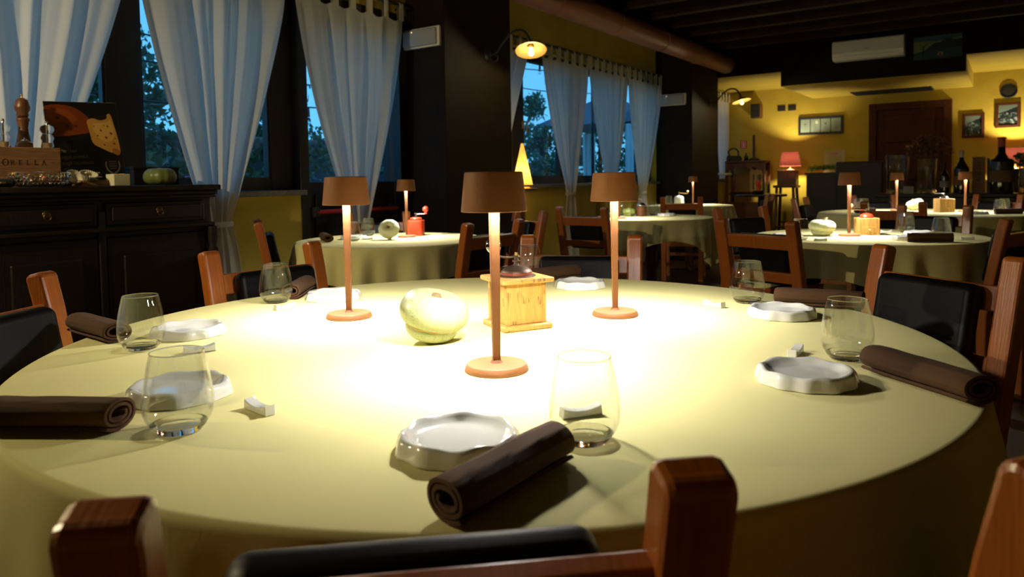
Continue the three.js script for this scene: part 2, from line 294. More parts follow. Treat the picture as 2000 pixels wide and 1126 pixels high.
// ---------------------------------------------------------------- garden outside the windows
struct('ground', span(-60, -4.16, -0.3, -0.1, 20, -60), S({ color: L(0.03, 0.06, 0.02), roughness: 1 }));
const blade = (() => { const g = new THREE.BufferGeometry(); g.setAttribute('position', new THREE.Float32BufferAttribute([0, 0, 0, 0.5, 0.35, 0.08, 0, 1, 0, -0.5, 0.35, 0.08], 3)); g.setIndex([0, 1, 2, 0, 2, 3]); g.computeVertexNormals(); return N(g); })();
function plant(name, label, x, z, h, blobs, leaves, size, mat, trunk = 0.06) {
  const t = thing(name, label, name === 'garden_shrub' ? 'shrub' : 'tree', [x, -0.1, z], 0, 'garden plants outside the windows'), pos = [], nor = [];
  const p = V(), q = new THREE.Quaternion(), e = new THREE.Euler(), s = V(), m = new THREE.Matrix4(), bp = blade.attributes.position, bn = blade.attributes.normal, v = V(), nm = new THREE.Matrix3();
  for (let i = 0; i < leaves; i++) {
    const [bx, by, bz, br] = blobs[Math.floor(rnd() * blobs.length)]; const th = rr(0, 2 * PI), c = rr(-1, 1), r = br * Math.pow(rnd(), 0.45), sn = Math.sqrt(1 - c * c);
    p.set(bx + r * sn * Math.cos(th), by + r * c * 0.9, bz + r * sn * Math.sin(th)); e.set(rr(-1.6, 1.6), rr(0, 6.3), rr(-1.6, 1.6)); q.setFromEuler(e); const k = size * rr(0.6, 1.4); s.set(k * 0.6, k, k); m.compose(p, q, s); nm.getNormalMatrix(m);
    for (let a = 0; a < bp.count; a++) { v.fromBufferAttribute(bp, a).applyMatrix4(m); pos.push(v.x, v.y, v.z); v.fromBufferAttribute(bn, a).applyMatrix3(nm).normalize(); nor.push(v.x, v.y, v.z); }
  }
  const g = new THREE.BufferGeometry(); g.setAttribute('position', new THREE.Float32BufferAttribute(pos, 3)); g.setAttribute('normal', new THREE.Float32BufferAttribute(nor, 3));
  part('foliage', g, mat, t).userData.kind = 'stuff';
  const br = [tube([[0, 0, 0], [0.05, h * 0.3, 0.04], [-0.03, h * 0.6, 0], [0, h * 0.9, 0]], trunk, 14, 7)];
  for (const [bx, by, bz] of blobs.slice(0, 5)) br.push(tube([[0, by * 0.45, 0], [bx * 0.5, by * 0.75, bz * 0.5], [bx, by, bz]], trunk * 0.4, 10, 5));
  part('trunk', br, M.bark, t); return t;
}
const blobs = (n, h, r, low) => Array.from({ length: n }, () => [rr(-r, r), rr(low * h, h), rr(-r, r), rr(0.35, 0.6) * r]);
plant('garden_tree', 'tall dark tree filling the left window beside the sideboard', -7.6, -3.25, 4.6, blobs(24, 4.6, 0.85, 0.15), 6500, 0.10, M.leaf, 0.09);
plant('garden_tree', 'tall tree behind the second curtain, sky showing between its leaves', -8.0, -5.0, 3.0, blobs(16, 3.0, 0.62, 0.2), 3600, 0.10, M.leaf, 0.08);
plant('garden_tree', 'round tree rising above the tiled wall in the left window', -10.6, -7.2, 3.0, blobs(14, 3.0, 0.9, 0.45), 3600, 0.11, M.leaf, 0.08);
plant('garden_shrub', 'low leafy shrub under the left window glass behind the second curtain', -5.6, -3.15, 1.4, blobs(12, 1.40, 0.42, 0.2), 2200, 0.08, M.leaf, 0.03);
plant('garden_shrub', 'leafy shrub seen through the right edge of the left window', -5.8, -4.4, 1.55, blobs(12, 1.5, 0.42, 0.25), 2200, 0.08, M.leaf, 0.03);
plant('garden_shrub', 'pale shrub seen low through the emergency door glass', -6.6, -5.75, 1.5, blobs(12, 1.5, 0.5, 0.2), 2400, 0.07, M.leaf, 0.03);
plant('garden_tree', 'tall slim tree at the left edge of the far window', -10.4, -15.1, 3.2, blobs(12, 3.2, 0.5, 0.3), 2400, 0.12, M.leaf, 0.07);
plant('garden_tree', 'broad bushy tree low in the far window', -8.4, -13.3, 2.1, blobs(16, 2.2, 0.8, 0.2), 4200, 0.12, M.leaf, 0.07);
plant('garden_tree', 'dark tree behind the pale pavilion in the far window', -12.6, -24.0, 3.0, blobs(14, 3.0, 1.3, 0.3), 3000, 0.16, M.leaf, 0.08);
{ // low garden wall with a ridge of curved tiles
  const w = thing('garden_wall', 'low garden wall capped with curved roof tiles', 'wall', [-9.2, -0.1, -6.6]);
  part('masonry', box(0.25, 1.72, 5.6, 0, 0.86, 0, 0), S({ color: L(0.05, 0.06, 0.08), roughness: 0.95 }), w);
  for (let k = 0; k < 28; k++) part('tile', tf(new THREE.CylinderGeometry(0.11, 0.125, 0.55, 10, 1, false, -PI / 2, PI), 0, 1.75, -2.7 + k * 0.2, 0, 0, PI / 2 - 0.12), S({ color: L(0.22, 0.13, 0.10), roughness: 0.9, side: THREE.DoubleSide }), w);
}
{ // pavilion with a pitched fabric roof and gathered drapes
  const c = [-9.4, -0.1, -18.4], g = thing('garden_pavilion', 'pale garden pavilion with a pitched roof and hanging drapes', 'pavilion', c), h = 1.5, wf = S({ color: L(0.62, 0.66, 0.68), roughness: 0.9, side: THREE.DoubleSide });
  part('roof', tf(new THREE.ConeGeometry(h * 1.5, 0.95, 4, 1), 0, 3.1, 0, 0, PI / 4), S({ color: L(0.10, 0.11, 0.13), roughness: 0.9 }), g);
  for (const [sx, sz] of [[-1, -1], [1, -1], [-1, 1], [1, 1]]) {
    part('post', box(0.1, 2.65, 0.1, sx * h, 1.32, sz * h, 0.01), M.frame, g);
    const pts = []; for (let k = 0; k <= 30; k++) { const a = k / 30 * 2 * PI; pts.push([(0.16 + 0.035 * Math.sin(a * 7)) * Math.cos(a), (0.16 + 0.035 * Math.sin(a * 7)) * Math.sin(a)]); }
    part('drape', tf(slab(pts, 2.55, 0), sx * (h - 0.1), 1.3, sz * (h - 0.1), PI / 2), wf, g);
  }
}
{ // festoon lights strung between poles across the garden
  for (const [z, l] of [[-2.415, 'tall thin festoon pole behind the poster board window'], [-6.8, 'tall thin festoon pole hidden behind the near pillar'], [-11.135, 'tall thin festoon pole behind the middle far curtain']]) { const o = thing('festoon_pole', l, 'pole', [-6, -0.1, z]); part('pole_shaft', cyl(0.03, 0.022, 3.25, 0, 0, 0, 12), M.black, o); part('pole_base', cyl(0.12, 0.1, 0.06, 0, 0, 0, 16), M.black, o); }
  const line = (label, x, pts, bulbs) => { const o = thing('string_lights', label, 'string lights', [0, 0, 0], 0, 'festoon cables over the garden'); part('cable', tube(pts.map(([y, z]) => [x, y, z]), 0.008, 30, 5), M.black, o);
    for (const [y, z] of bulbs) { const b = part('socket', cyl(0.018, 0.014, 0.09, x, y - 0.1, z, 10), M.black, o); part('bulb', tf(new THREE.SphereGeometry(0.028, 12, 8), x, y - 0.14, z, 0, 0, 0, [1, 1.3, 1]), M.glass, b); } };
  line('upper festoon cable with unlit bulbs crossing the far window top', -6, [[2.98, -6.835], [2.88, -8.8], [2.87, -9.6], [2.95, -11.1]], [[2.87, -9.45], [2.9, -8.3]]);
  line('lower festoon cable sagging across the far window', -6, [[2.62, -6.835], [2.72, -8.9], [2.89, -11.1]], [[2.74, -9.62]]);
  line('lowest thin festoon cable in the far window', -6, [[2.52, -6.835], [2.44, -9.2], [2.55, -11.1]], []);
  line('upper festoon cable across the left window and emergency door', -6, [[2.38, -2.45], [2.33, -3.6], [2.29, -5.0], [2.36, -6.765]], [[2.31, -4.4]]);
  line('middle festoon cable with bulbs across the left window', -6, [[2.16, -2.45], [2.11, -3.6], [2.09, -5.0], [2.16, -6.765]], [[2.1, -5.12]]);
  line('lower festoon cable with bulb across the left window', -6, [[1.84, -2.45], [1.78, -3.6], [1.86, -5.0], [1.9, -6.765]], [[1.86, -4.97]]);
}

// ---------------------------------------------------------------- tables and cloths
const TY = 0.75;
// surface of revolution whose radius may swell with angle: rows [r, y], wave(angle, row index fraction) multiplies r
function polar(rows, n, wave = () => 1, lift = () => 0) {
  const pos = [], uv = [], idx = [];
  rows.forEach(([r, y], j) => { for (let i = 0; i <= n; i++) { const a = i / n * 2 * PI, w = wave(a, j / (rows.length - 1)); pos.push(r * w * Math.cos(a), y + lift(a, j / (rows.length - 1)), r * w * Math.sin(a)); uv.push(i / n, y * 6 + r * 3); } });
  for (let j = 0; j < rows.length - 1; j++) for (let i = 0; i < n; i++) { const a = j * (n + 1) + i, b = a + n + 1; idx.push(a, a + 1, b, b, a + 1, b + 1); }
  const g = new THREE.BufferGeometry(); g.setAttribute('position', new THREE.Float32BufferAttribute(pos, 3)); g.setAttribute('uv', new THREE.Float32BufferAttribute(uv, 2)); g.setIndex(idx); g.computeVertexNormals();
  const nn = g.attributes.normal; for (let j = 0; j < rows.length; j++) { const a = j * (n + 1), b = a + n, x = nn.getX(a) + nn.getX(b), y = nn.getY(a) + nn.getY(b), z = nn.getZ(a) + nn.getZ(b), l = Math.hypot(x, y, z) || 1; nn.setXYZ(a, x / l, y / l, z / l); nn.setXYZ(b, x / l, y / l, z / l); }
  return g;
}
function roundTable(labelT, labelC, cx, cz, R, half, rot, ph, most = 0.26, long = null) {
  const t = thing('round_table', labelT, 'table', [cx, 0, cz], 0);
  part('tabletop', lathe([[0, TY - 0.034], [R - 0.016, TY - 0.034], [R - 0.008, TY - 0.03], [R - 0.006, TY - 0.012], [R - 0.014, TY - 0.005], [0, TY - 0.005]], 72), M.walnut, t);
  part('pedestal', lathe([[0.06, 0.03], [0.05, 0.08], [0.045, 0.3], [0.06, 0.36], [0.05, 0.45], [0.055, 0.62], [0.09, TY - 0.034]], 24), M.walnut, t);
  for (let k = 0; k < 4; k++) part('foot', tf(box(0.24, 0.05, 0.07, 0.12, 0.03, 0, 0.012), 0, 0, 0, 0, k * PI / 2 + rot, 0), M.walnut, t);
  const n = 320, pos = [], uv = [], idx = []; let rows = 0;
  const drop = (a) => { const b = a - rot, m = Math.pow(Math.pow(Math.abs(Math.cos(b)), 14) + Math.pow(Math.abs(Math.sin(b)), 14), 1 / 14); const d = half / m - R, far = long === null ? 9 : Math.abs(Math.atan2(Math.sin(a - long), Math.cos(a - long))), k = Math.max(0, Math.min(1, (0.75 - far) / 0.2)), cap = most + 0.22 * k; return cap - Math.log(1 + Math.exp((cap - d) * 30)) / 30; };
  const dmin = half - R, dmax = half * 1.38 - R, push = (f) => { for (let i = 0; i <= n; i++) { const a = i / n * 2 * PI, [x, y, z] = f(a); pos.push(x, y, z); uv.push(x, z); } rows++; };
  for (const f of [0, 0.2, 0.4, 0.55, 0.7, 0.8, 0.88, 0.94, 0.98]) push((a) => { const r = (R - 0.012) * f, x = r * Math.cos(a), z = r * Math.sin(a); return [x, TY + 0.0007 * noise.noise(x * 5, z * 5, ph), z]; });
  for (let k = 0; k <= 4; k++) push((a) => { const q = k / 4 * PI / 2, r = R - 0.012 + 0.012 * Math.sin(q); return [r * Math.cos(a), TY - 0.012 * (1 - Math.cos(q)), r * Math.sin(a)]; });
  const nv = 26;
  for (let k = 1; k <= nv; k++) push((a) => {
    const s = k / nv, D = drop(a), cl = (D - dmin) / (dmax - dmin), fo = Math.sin(a * 13 + 1.7 * Math.sin(a * 3 + ph) + ph) + 0.5 * Math.sin(a * 29 + ph * 2 + 1.2 * Math.sin(a * 5)), g = Math.pow(s, 0.75);
    const r = R + g * (0.010 + 0.016 * fo * (0.5 + 0.5 * Math.min(1, D / 0.25)) + 0.05 * cl * (1 + 0.8 * fo)) , y = TY - 0.012 - (D - 0.01) * s * (1 - 0.03 * g);
    return [r * Math.cos(a), y, r * Math.sin(a)];
  });
  for (let j = 0; j < rows - 1; j++) for (let i = 0; i < n; i++) { const a = j * (n + 1) + i, b = a + n + 1; idx.push(a, a + 1, b, b, a + 1, b + 1); }
  const g = new THREE.BufferGeometry(); g.setAttribute('position', new THREE.Float32BufferAttribute(pos, 3)); g.setAttribute('uv', new THREE.Float32BufferAttribute(uv, 2)); g.setIndex(idx); g.computeVertexNormals();
  const nn = g.attributes.normal; for (let j = 0; j < rows; j++) { const a = j * (n + 1), b = a + n, x = nn.getX(a) + nn.getX(b), y = nn.getY(a) + nn.getY(b), z = nn.getZ(a) + nn.getZ(b), l = Math.hypot(x, y, z) || 1; for (const k of [a, b]) nn.setXYZ(k, x / l, y / l, z / l); }
  solo('tablecloth', g, M.cloth, labelC, 'tablecloth', [cx, 0, cz], 0, 'cream tablecloths');
}
const T0 = [-0.898, -1.223], T1 = [-2.88, -2.95], T2 = [-2.45, -5.55], T3 = [-3.1, -8.1], T4 = [-0.63, -4.2], T5 = [-0.616, -6.9];
roundTable('large round table in the foreground under the wide cream cloth', 'wide cream cloth on the large foreground table with three lamps', ...T0, 0.881, 1.08, 0.606, 0.3);
roundTable('small round table by the emergency door, holding the red grinder', 'cream cloth on the table holding the red coffee grinder', ...T1, 0.53, 0.70, 0.1, 1.4);
roundTable('round table by the far window, behind the right table lamp', 'cream cloth with a long hanging corner on the table by the far window', ...T2, 0.50, 0.665, -0.74, 2.2, 0.24, 0.05);
roundTable('farthest left round table beside the second pillar', 'cream cloth on the farthest left table beside the second pillar', ...T3, 0.50, 0.66, 0.5, 3.3);
roundTable('round table at mid right holding the white squash and boxy grinder', 'cream cloth on the mid right table with white squash and boxy grinder', ...T4, 0.57, 0.74, 0.15, 4.1);
roundTable('large round table at far right with two lamps, in front of the bottles', 'cream cloth on the far right table in front of the bottles', ...T5, 0.80, 0.98, 0.3, 5.0);

// ---------------------------------------------------------------- chairs
function makeChair() {
  const c = thing('dining_chair', '', 'chair', [0, 0, 0], 0, 'wooden chairs with black leather pads');
  const H = 0.877, lean = (y) => y < 0.44 ? -0.2 : -0.2 - (y - 0.44) * 0.19;
  const prof = () => { const f = 0.022, o = []; const ys = [0, 0.2, 0.44, 0.55, 0.7, 0.8]; for (const y of ys) o.push([lean(y) + f * (y < 0.3 ? 0.85 : 1), y]); const tz = lean(H); for (let k = 0; k <= 5; k++) { const a = k / 5 * PI / 2; o.push([tz + f - 0.016 + 0.016 * Math.cos(a), H - 0.016 + 0.016 * Math.sin(a)]); } for (let k = 0; k <= 5; k++) { const a = PI / 2 + k / 5 * PI / 2; o.push([tz - f + 0.014 + 0.014 * Math.cos(a), H - 0.018 + 0.014 * Math.sin(a)]); } for (const y of ys.slice().reverse()) o.push([lean(y) - f * (y < 0.3 ? 0.85 : 1), y]); return o; };
  for (const s of [-1, 1]) part('back_post', uvm(tf(slab(prof(), 0.052, 0.007), s * 0.188, 0, 0, 0, -PI / 2, 0)), M.chair, c);
  const rot = Math.atan(0.19);
  part('top_rail', tf(box(0.332, 0.062, 0.024, 0, 0, 0, 0.005), 0, H - 0.103, lean(H - 0.103), -rot), M.chair, c);
  part('lower_rail', tf(box(0.332, 0.048, 0.022, 0, 0, 0, 0.005), 0, H - 0.262, lean(H - 0.262), -rot), M.chair, c);
  { const w = 0.275, h = 0.235, g = new RoundedBoxGeometry(w, h, 0.05, 6, 0.022), p = g.attributes.position; // stuffed back pad, hollowed a little
    for (let i = 0; i < p.count; i++) { const x = p.getX(i), y = p.getY(i), z = p.getZ(i); p.setZ(i, z - 0.022 * (1 - Math.pow(2 * x / w, 2)) + (z > 0 ? 0.008 * Math.cos(PI * y / h * 0.9) : 0)); p.setY(i, y + 0.006 * Math.cos(PI * x / w * 1.6)); }
    const yc = H - 0.181; part('back_pad', tf(smooth(N(g)), 0, yc, lean(yc) + 0.043, -rot), M.leather, c); }
  { const g = new RoundedBoxGeometry(0.40, 0.055, 0.40, 4, 0.022), p = g.attributes.position; for (let i = 0; i < p.count; i++) if (p.getY(i) > 0) p.setY(i, p.getY(i) + 0.012 * Math.cos(p.getX(i) / 0.4 * PI) * Math.cos(p.getZ(i) / 0.4 * PI)); part('seat_pad', tf(smooth(N(g)), 0, 0.445, 0.01), M.leather, c); }
  part('seat_frame', [box(0.39, 0.06, 0.024, 0, 0.39, 0.195), box(0.33, 0.06, 0.024, 0, 0.39, -0.2), box(0.024, 0.06, 0.37, -0.19, 0.39, 0), box(0.024, 0.06, 0.37, 0.19, 0.39, 0)], M.chair, c);
  for (const s of [-1, 1]) { part('front_leg', box(0.045, 0.42, 0.045, s * 0.188, 0.21, 0.188, 0.006), M.chair, c); part('stretcher', [box(0.022, 0.035, 0.34, s * 0.188, 0.14, -0.006)], M.chair, c); }
  part('front_stretcher', box(0.335, 0.035, 0.022, 0, 0.24, 0.188), M.chair, c);
  return c;
}
const chairAt = (label, cx, cz, fx, fz) => { const n = Math.hypot(fx, fz), o = 0.282; return copyOf('chair', makeChair, label, [cx + fx / n * o, 0, cz + fz / n * o], Math.atan2(fx, fz)); };
const toT = (t, x, z) => [t[0] - x, t[1] - z];
chairAt('nearest chair seen from behind at the bottom of the picture', -0.316, -0.340, -0.677, -0.736);
chairAt('chair at the left edge of the foreground table, pad facing right', -1.763, -0.577, 0.89, -0.45);
chairAt('chair behind the foreground table in front of the tied curtain', -1.945, -1.42, 1, 0.02);
chairAt('chair behind the foreground table, between the centre and right lamps', -1.242, -2.21, 0.37, 0.93);
chairAt('large lit chair at the right rear of the foreground table', -0.14, -2.14, -0.575, 0.818);
chairAt('chair post cut off at the bottom right corner of the picture', 0.122, -0.761, -0.85, -0.53);
chairAt('chair turned to the mid right table, its back rails facing the viewer', -0.958, -3.328, ...toT(T4, -0.958, -3.328));
chairAt('chair at the right end of the mid right table, cut by the frame', 0.05, -3.93, ...toT(T4, 0.05, -3.93));
chairAt('chair at the left of the mid right table, its pad facing the viewer', -1.455, -4.711, ...toT(T4, -1.455, -4.711));
chairAt('chair behind the mid right table below the orange grinder', -0.40, -5.24, ...toT(T4, -0.40, -5.24));
chairAt('chair with its back to the viewer before the far right table', -0.70, -5.80, 0.05, -1);
chairAt('chair seen edge-on against the yellow wall under the left sill', -3.33, -2.40, 0.42, -0.58);
chairAt('chair between the small table and the emergency door push bar', -3.46, -3.42, ...toT(T1, -3.46, -3.42));
chairAt('chair at the right of the small table, behind the crank grinder', -2.07, -2.83, -1, -0.1);
chairAt('chair with pad facing the viewer in front of the far window wall', -2.60, -3.95, -0.5, 0.9);
chairAt('dark chair turned away from the viewer at the far window table', -2.50, -4.46, 0.05, -1);
chairAt('chair between the far window table and the farthest left table', -2.78, -7.05, ...toT(T3, -2.78, -7.05));
chairAt('chair at the right side of the farthest left table', -2.20, -8.2, -1, 0.1);
chairAt('dark chair left of the far right table, near the tall stool', -1.60, -6.95, ...toT(T5, -1.6, -6.95));
chairAt('chair behind the far right table, left of its lamp', -1.12, -7.85, ...toT(T5, -1.12, -7.85));
chairAt('chair behind the far right table, below the big bottle', -0.10, -7.95, ...toT(T5, -0.10, -7.95));

// ---------------------------------------------------------------- table lamps
const LAMP = { color: L(1, 0.97, 0.90), power: 2.6, wide: 0.46 };
function makeLamp() {
  const l = thing('table_lamp', '', 'lamp', [0, 0, 0], 0, 'rust brown cordless table lamps');
  part('base', lathe([[0, 0], [0.0530, 0], [0.0545, 0.0015], [0.0535, 0.006], [0.0505, 0.0115], [0.049, 0.0125], [0.008, 0.0135], [0, 0.0135]], 64), M.rust, l);
  part('pole', [tf(uvm(slab([[-0.0062, 0], [0.0062, 0], [0.0086, 0.262], [-0.0086, 0.262]], 0.012, 0.0015)), 0, 0.0135, 0, 0, 0.2, 0), cyl(0.011, 0.0075, 0.005, 0, 0.013, 0)], M.rust, l);
  part('shade', lathe([[0.0535, 0.2695], [0.0470, 0.3325], [0, 0.3325], [0, 0.336], [0.0475, 0.336], [0.0490, 0.3345], [0.0556, 0.2705], [0.0548, 0.2695], [0.0535, 0.2695]], 72), M.rust, l);
  part('diffuser', lathe([[0, 0.3], [0.040, 0.3], [0.043, 0.297], [0.040, 0.2945], [0, 0.2945]], 40), M.diffuser, l);
  return l;
}
const lampAt = (label, x, z, turn = 0) => { // the downlight sits just under the diffuser, inside the shade
  const l = copyOf('lamp', makeLamp, label, [x, TY, z], turn);
  for (const c of [...l.children]) if (!c.isMesh) l.remove(c);
  const s = shadowed(new THREE.SpotLight(LAMP.color, LAMP.power, 0, 1.38, 1), 1.1); s.name = 'lamp_light'; s.position.set(0, 0.2885, 0); s.target.position.set(0, 0, 0); l.add(s, s.target);
  pointLight(l, LAMP.color, LAMP.wide, 0, 0.2785, 0, 0.95); return l;
};
lampAt('left of the three brown lamps on the foreground table', -1.30, -1.182, 0.4);
lampAt('nearest, middle brown lamp on the foreground table', -0.715, -0.977, 0.65);
lampAt('right of the three brown lamps on the foreground table', -0.765, -1.522, 0.5);
lampAt('brown lamp on the small table in front of the red grinder', -2.894, -3.091, 0.6);
lampAt('brown lamp on the far window table, hidden behind the right lamp', -2.60, -5.26, 0.5);
lampAt('brown lamp on the farthest left table, beside the white grinder', -3.14, -8.33, 0.6);
lampAt('brown lamp on the mid right table in front of the boxy grinder', -0.705, -4.14, 0.6);
lampAt('left brown lamp of the far right table, before the glass vases', -0.83, -7.12, 0.6);
lampAt('right brown lamp of the far right table, beside the wooden bottle box', -0.318, -7.084, 0.6);

// ---------------------------------------------------------------- place settings
function makeGlass() { // thin blown wall on a thick clear foot
  const o = thing('drinking_glass', '', 'glass', [0, 0, 0], 0, 'stemless tumblers');
  const curve = (p) => new THREE.SplineCurve(p.map(([r, y]) => new THREE.Vector2(r, y))).getPoints(p.length * 4).map((q) => [q.x, q.y]);
  part('glass_wall', lathe(curve([[0.0345, 0.0095], [0.0400, 0.0175], [0.0432, 0.027], [0.0440, 0.035], [0.0434, 0.046], [0.0416, 0.060], [0.0388, 0.077], [0.0354, 0.093], [0.0326, 0.1045]]), 72), M.thinGlass, o);
  part('glass_lining', lathe(curve([[0.0332, 0.0105], [0.0386, 0.0182], [0.0417, 0.0275], [0.0425, 0.035], [0.0419, 0.046], [0.0401, 0.060], [0.0374, 0.077], [0.0341, 0.093], [0.0316, 0.1045]]), 72), M.thinGlass, o);
  part('glass_rim', tf(new THREE.TorusGeometry(0.0325, 0.00075, 8, 72), 0, 0.1047, 0, PI / 2), M.glass, o);
  part('glass_foot', smooth(N(lathe([[0, 0.0012], [0.018, 0.0012], [0.0235, 0.0002], [0.0262, 0], [0.0285, 0.0012], [0.0335, 0.0072], [0.0352, 0.0105], [0.0345, 0.0112], [0.030, 0.0098], [0.02, 0.0088], [0, 0.0084]], 56))), M.glass, o);
  return o;
}
const glassAt = (label, x, z, turn = 0) => copyOf('glass', makeGlass, label, [x, TY + 0.0006, z], turn);
function makePlate() {
  const rows = [[0, 0.0105], [0.03, 0.0105], [0.046, 0.0110], [0.054, 0.0135], [0.0595, 0.0178], [0.0630, 0.0205], [0.0662, 0.0212], [0.0695, 0.0200], [0.0722, 0.0165], [0.0742, 0.0105], [0.0758, 0.0045], [0.0765, 0.0012], [0.0755, 0], [0.05, 0.0012], [0, 0.0014]];
  const w = (a, t) => { const k = Math.max(0, Math.min(1, (t - 0.15) / 0.45)); return 1 + k * (0.021 * Math.sin(a * 11 + 0.8 * Math.sin(a * 2)) + 0.012 * Math.sin(a * 5 + 1.1)); };
  const lf = (a, t) => (t > 0.2 && t < 0.75 ? 0.0014 * Math.sin(a * 7 + 1.2) * Math.sin(PI * (t - 0.2) / 0.55) : 0);
  return solo('side_plate', polar(rows, 144, w, lf), M.porcelain, '', 'plate', [0, 0, 0], 0, 'wavy porcelain side plates');
}
const plateAt = (label, x, z, turn = 0) => copyOf('plate', makePlate, label, [x, TY + 0.0006, z], turn);
function makeRest() {
  const o = []; for (let k = 0; k <= 10; k++) { const u = k / 10; o.push([-0.028 + 0.056 * u, 0.0085 + 0.0055 * Math.pow(2 * u - 1, 2)]); } o.push([0.0295, 0], [-0.0295, 0]);
  return solo('chopstick_rest', uvm(slab(o, 0.017, 0.0015)), M.porcelain, '', 'rest', [0, 0, 0], 0, 'white porcelain cutlery rests');
}
const restAt = (label, x, z, turn = 0) => copyOf('rest', makeRest, label, [x, TY + 0.0006, z], turn);
function makeNapkin() {
  const a = [], b = [], n = 92, turns = 2.45; // folded cloth rolled up: a flattened spiral, drawn along its length
  for (let k = 0; k <= n; k++) { const q = k / n * turns, th = -2.4 + q * 2 * PI, A = 0.0295 - 0.0074 * q, B = 0.0212 - 0.0062 * q; for (const [arr, s] of [[a, 0.0024], [b, -0.0024]]) arr.push([(A + s) * Math.cos(th), (B + s) * Math.sin(th)]); }
  const g = slab([...a, ...b.reverse()], 0.196, 0.0008, 14), p = g.attributes.position;
  for (let i = 0; i < p.count; i++) { const x = p.getX(i), y = p.getY(i), z = p.getZ(i), k = 1 + 0.05 * noise.noise(z * 14, x * 25, 2) ; p.setXYZ(i, x * k + 0.003 * Math.sin(z * 17), Math.max(0.0002, (y + 0.0232) * (1 + 0.07 * noise.noise(z * 18, x * 30, 5)) * (y < 0 ? 0.93 : 1)), z + 0.004 * x / 0.026); }
  g.computeVertexNormals();
  return solo('rolled_napkin', toCreasedNormals(N(g), 0.7), M.napkin, '', 'napkin', [0, 0, 0], 0, 'rolled brown napkins');
}
const napkinAt = (label, x, z, dx, dz) => copyOf('napkin', makeNapkin, label, [x, TY + 0.0006, z], Math.atan2(dx, dz));

const SET = [ // word for the place, then glass, plate, rest and napkin (centre and direction)
  ['nearest place, beside the front chair', [-0.427, -0.765], [-0.545, -0.665], [-0.478, -0.845, 0.95], [-0.428, -0.602, 0.01, -0.17]],
  ['right place of the foreground table', [-0.233, -1.359], [-0.262, -1.180], [-0.316, -1.343, 1.58], [-0.106, -1.235, 0.138, 0.12]],
  ['right rear place of the foreground table', [-0.553, -1.847], [-0.432, -1.705], [-0.605, -1.748, -0.4], [-0.385, -1.868, 0.187, -0.024]],
  ['rear place behind the wooden crank grinder', [-1.318, -1.992], [-1.057, -1.873], null, [-1.205, -1.965, 0.075, -0.17]],
  ['left rear place before the tied curtain', [-1.639, -1.231], [-1.547, -1.352], [-1.532, -1.176, 1.5], [-1.70, -1.36, -0.115, -0.16]],
  ['left place of the foreground table', [-1.412, -0.741], [-1.455, -0.865], [-1.285, -0.785, 1.1], [-1.605, -0.747, 0.167, 0.017]],
  ['left near place of the foreground table', [-0.894, -0.514], [-1.042, -0.602], [-0.871, -0.620, -0.12], [-1.045, -0.421, 0.167, -0.093]],
];
SET.forEach(([w, g, p, r, n], i) => {
  glassAt('clear stemless tumbler at the ' + w, ...g, i);
  plateAt('white wavy-edged side plate at the ' + w, ...p, i * 1.3 + 0.4);
  if (r) restAt('small white porcelain rest at the ' + w, ...r);
  napkinAt('dark brown rolled napkin at the ' + w, ...n);
});
{ // the emblem on the tumbler before the tied curtain: a small pointed-ear mask
  const g = scene.children.find((o) => o.userData.label === 'clear stemless tumbler at the left rear place before the tied curtain');
  const s = slab([[-0.006, 0.008], [-0.0055, -0.002], [-0.003, -0.006], [0.003, -0.006], [0.0055, -0.002], [0.006, 0.008], [0.003, 0.002], [-0.003, 0.002]], 0.0006, 0);
  const a = Math.atan2(1.639, 1.231) - g.rotation.y; part('printed_emblem', tf(s, 0.0415 * Math.sin(a), 0.062, 0.0415 * Math.cos(a), -0.15, a, 0, 1), M.black, g);
}
glassAt('tumbler half behind the left lamp pole on the small table', -3.001, -2.773);
glassAt('tumbler behind its twin on the small table', -3.205, -3.082);
restAt('white rest between tumblers and squash on the small table', -2.985, -2.865, 0.9);
napkinAt('dark napkin on the left of the small table', -3.13, -2.69, 0.5, 0.35);
plateAt('white plate with the tumbler on the small table', -3.09, -2.86, 2);
glassAt('tumbler at the left end of the mid right table', -0.872, -3.805);
glassAt('tumbler at the back of the mid right table', -0.48, -4.536);
glassAt('tumbler at the right end of the mid right table', -0.282, -4.098);
plateAt('white plate at the left end of the mid right table', -0.962, -3.915, 1);
plateAt('white plate under the dark napkin on the mid right table', -0.415, -4.0, 2);
plateAt('white plate behind the right tumbler of the mid right table', -0.40, -4.36, 3);
restAt('white rest before the squash on the mid right table', -0.772, -3.779, 0.55);
restAt('white rest at the right rim of the mid right table', -0.175, -4.13, 0.3);
restAt('white rest at the back of the mid right table', -0.57, -4.46, 0.6);
napkinAt('dark napkin at the right of the mid right table', -0.315, -3.925, 0.9, -0.3);
glassAt('tumbler left of the squash on the far window table', -2.805, -5.72);
glassAt('tumbler right of the grinder on the far window table', -2.56, -5.85);
plateAt('white plate at the back of the far window table', -2.42, -5.80, 1);
napkinAt('dark napkin at the left front of the far window table', -2.74, -5.36, 0.8, 0.5);
restAt('white rest beside the squash on the far window table', -2.52, -5.36, 0.6);
glassAt('tumbler beside the white grinder on the farthest left table', -3.44, -8.32);
glassAt('left tumbler at the left end of the far right table', -1.168, -7.31);
glassAt('right tumbler at the left end of the far right table', -1.10, -7.2);
glassAt('front tumbler at the right end of the far right table', -0.08, -7.03);
glassAt('rear tumbler at the right end of the far right table', -0.05, -7.35);
napkinAt('dark napkin at the right end of the far right table', -0.02, -6.82, 0.9, -0.4);
plateAt('white plate at the front right of the far right table', -0.22, -6.75, 1);
napkinAt('dark napkin at the left end of the far right table', -1.02, -6.72, 0.6, -0.8);

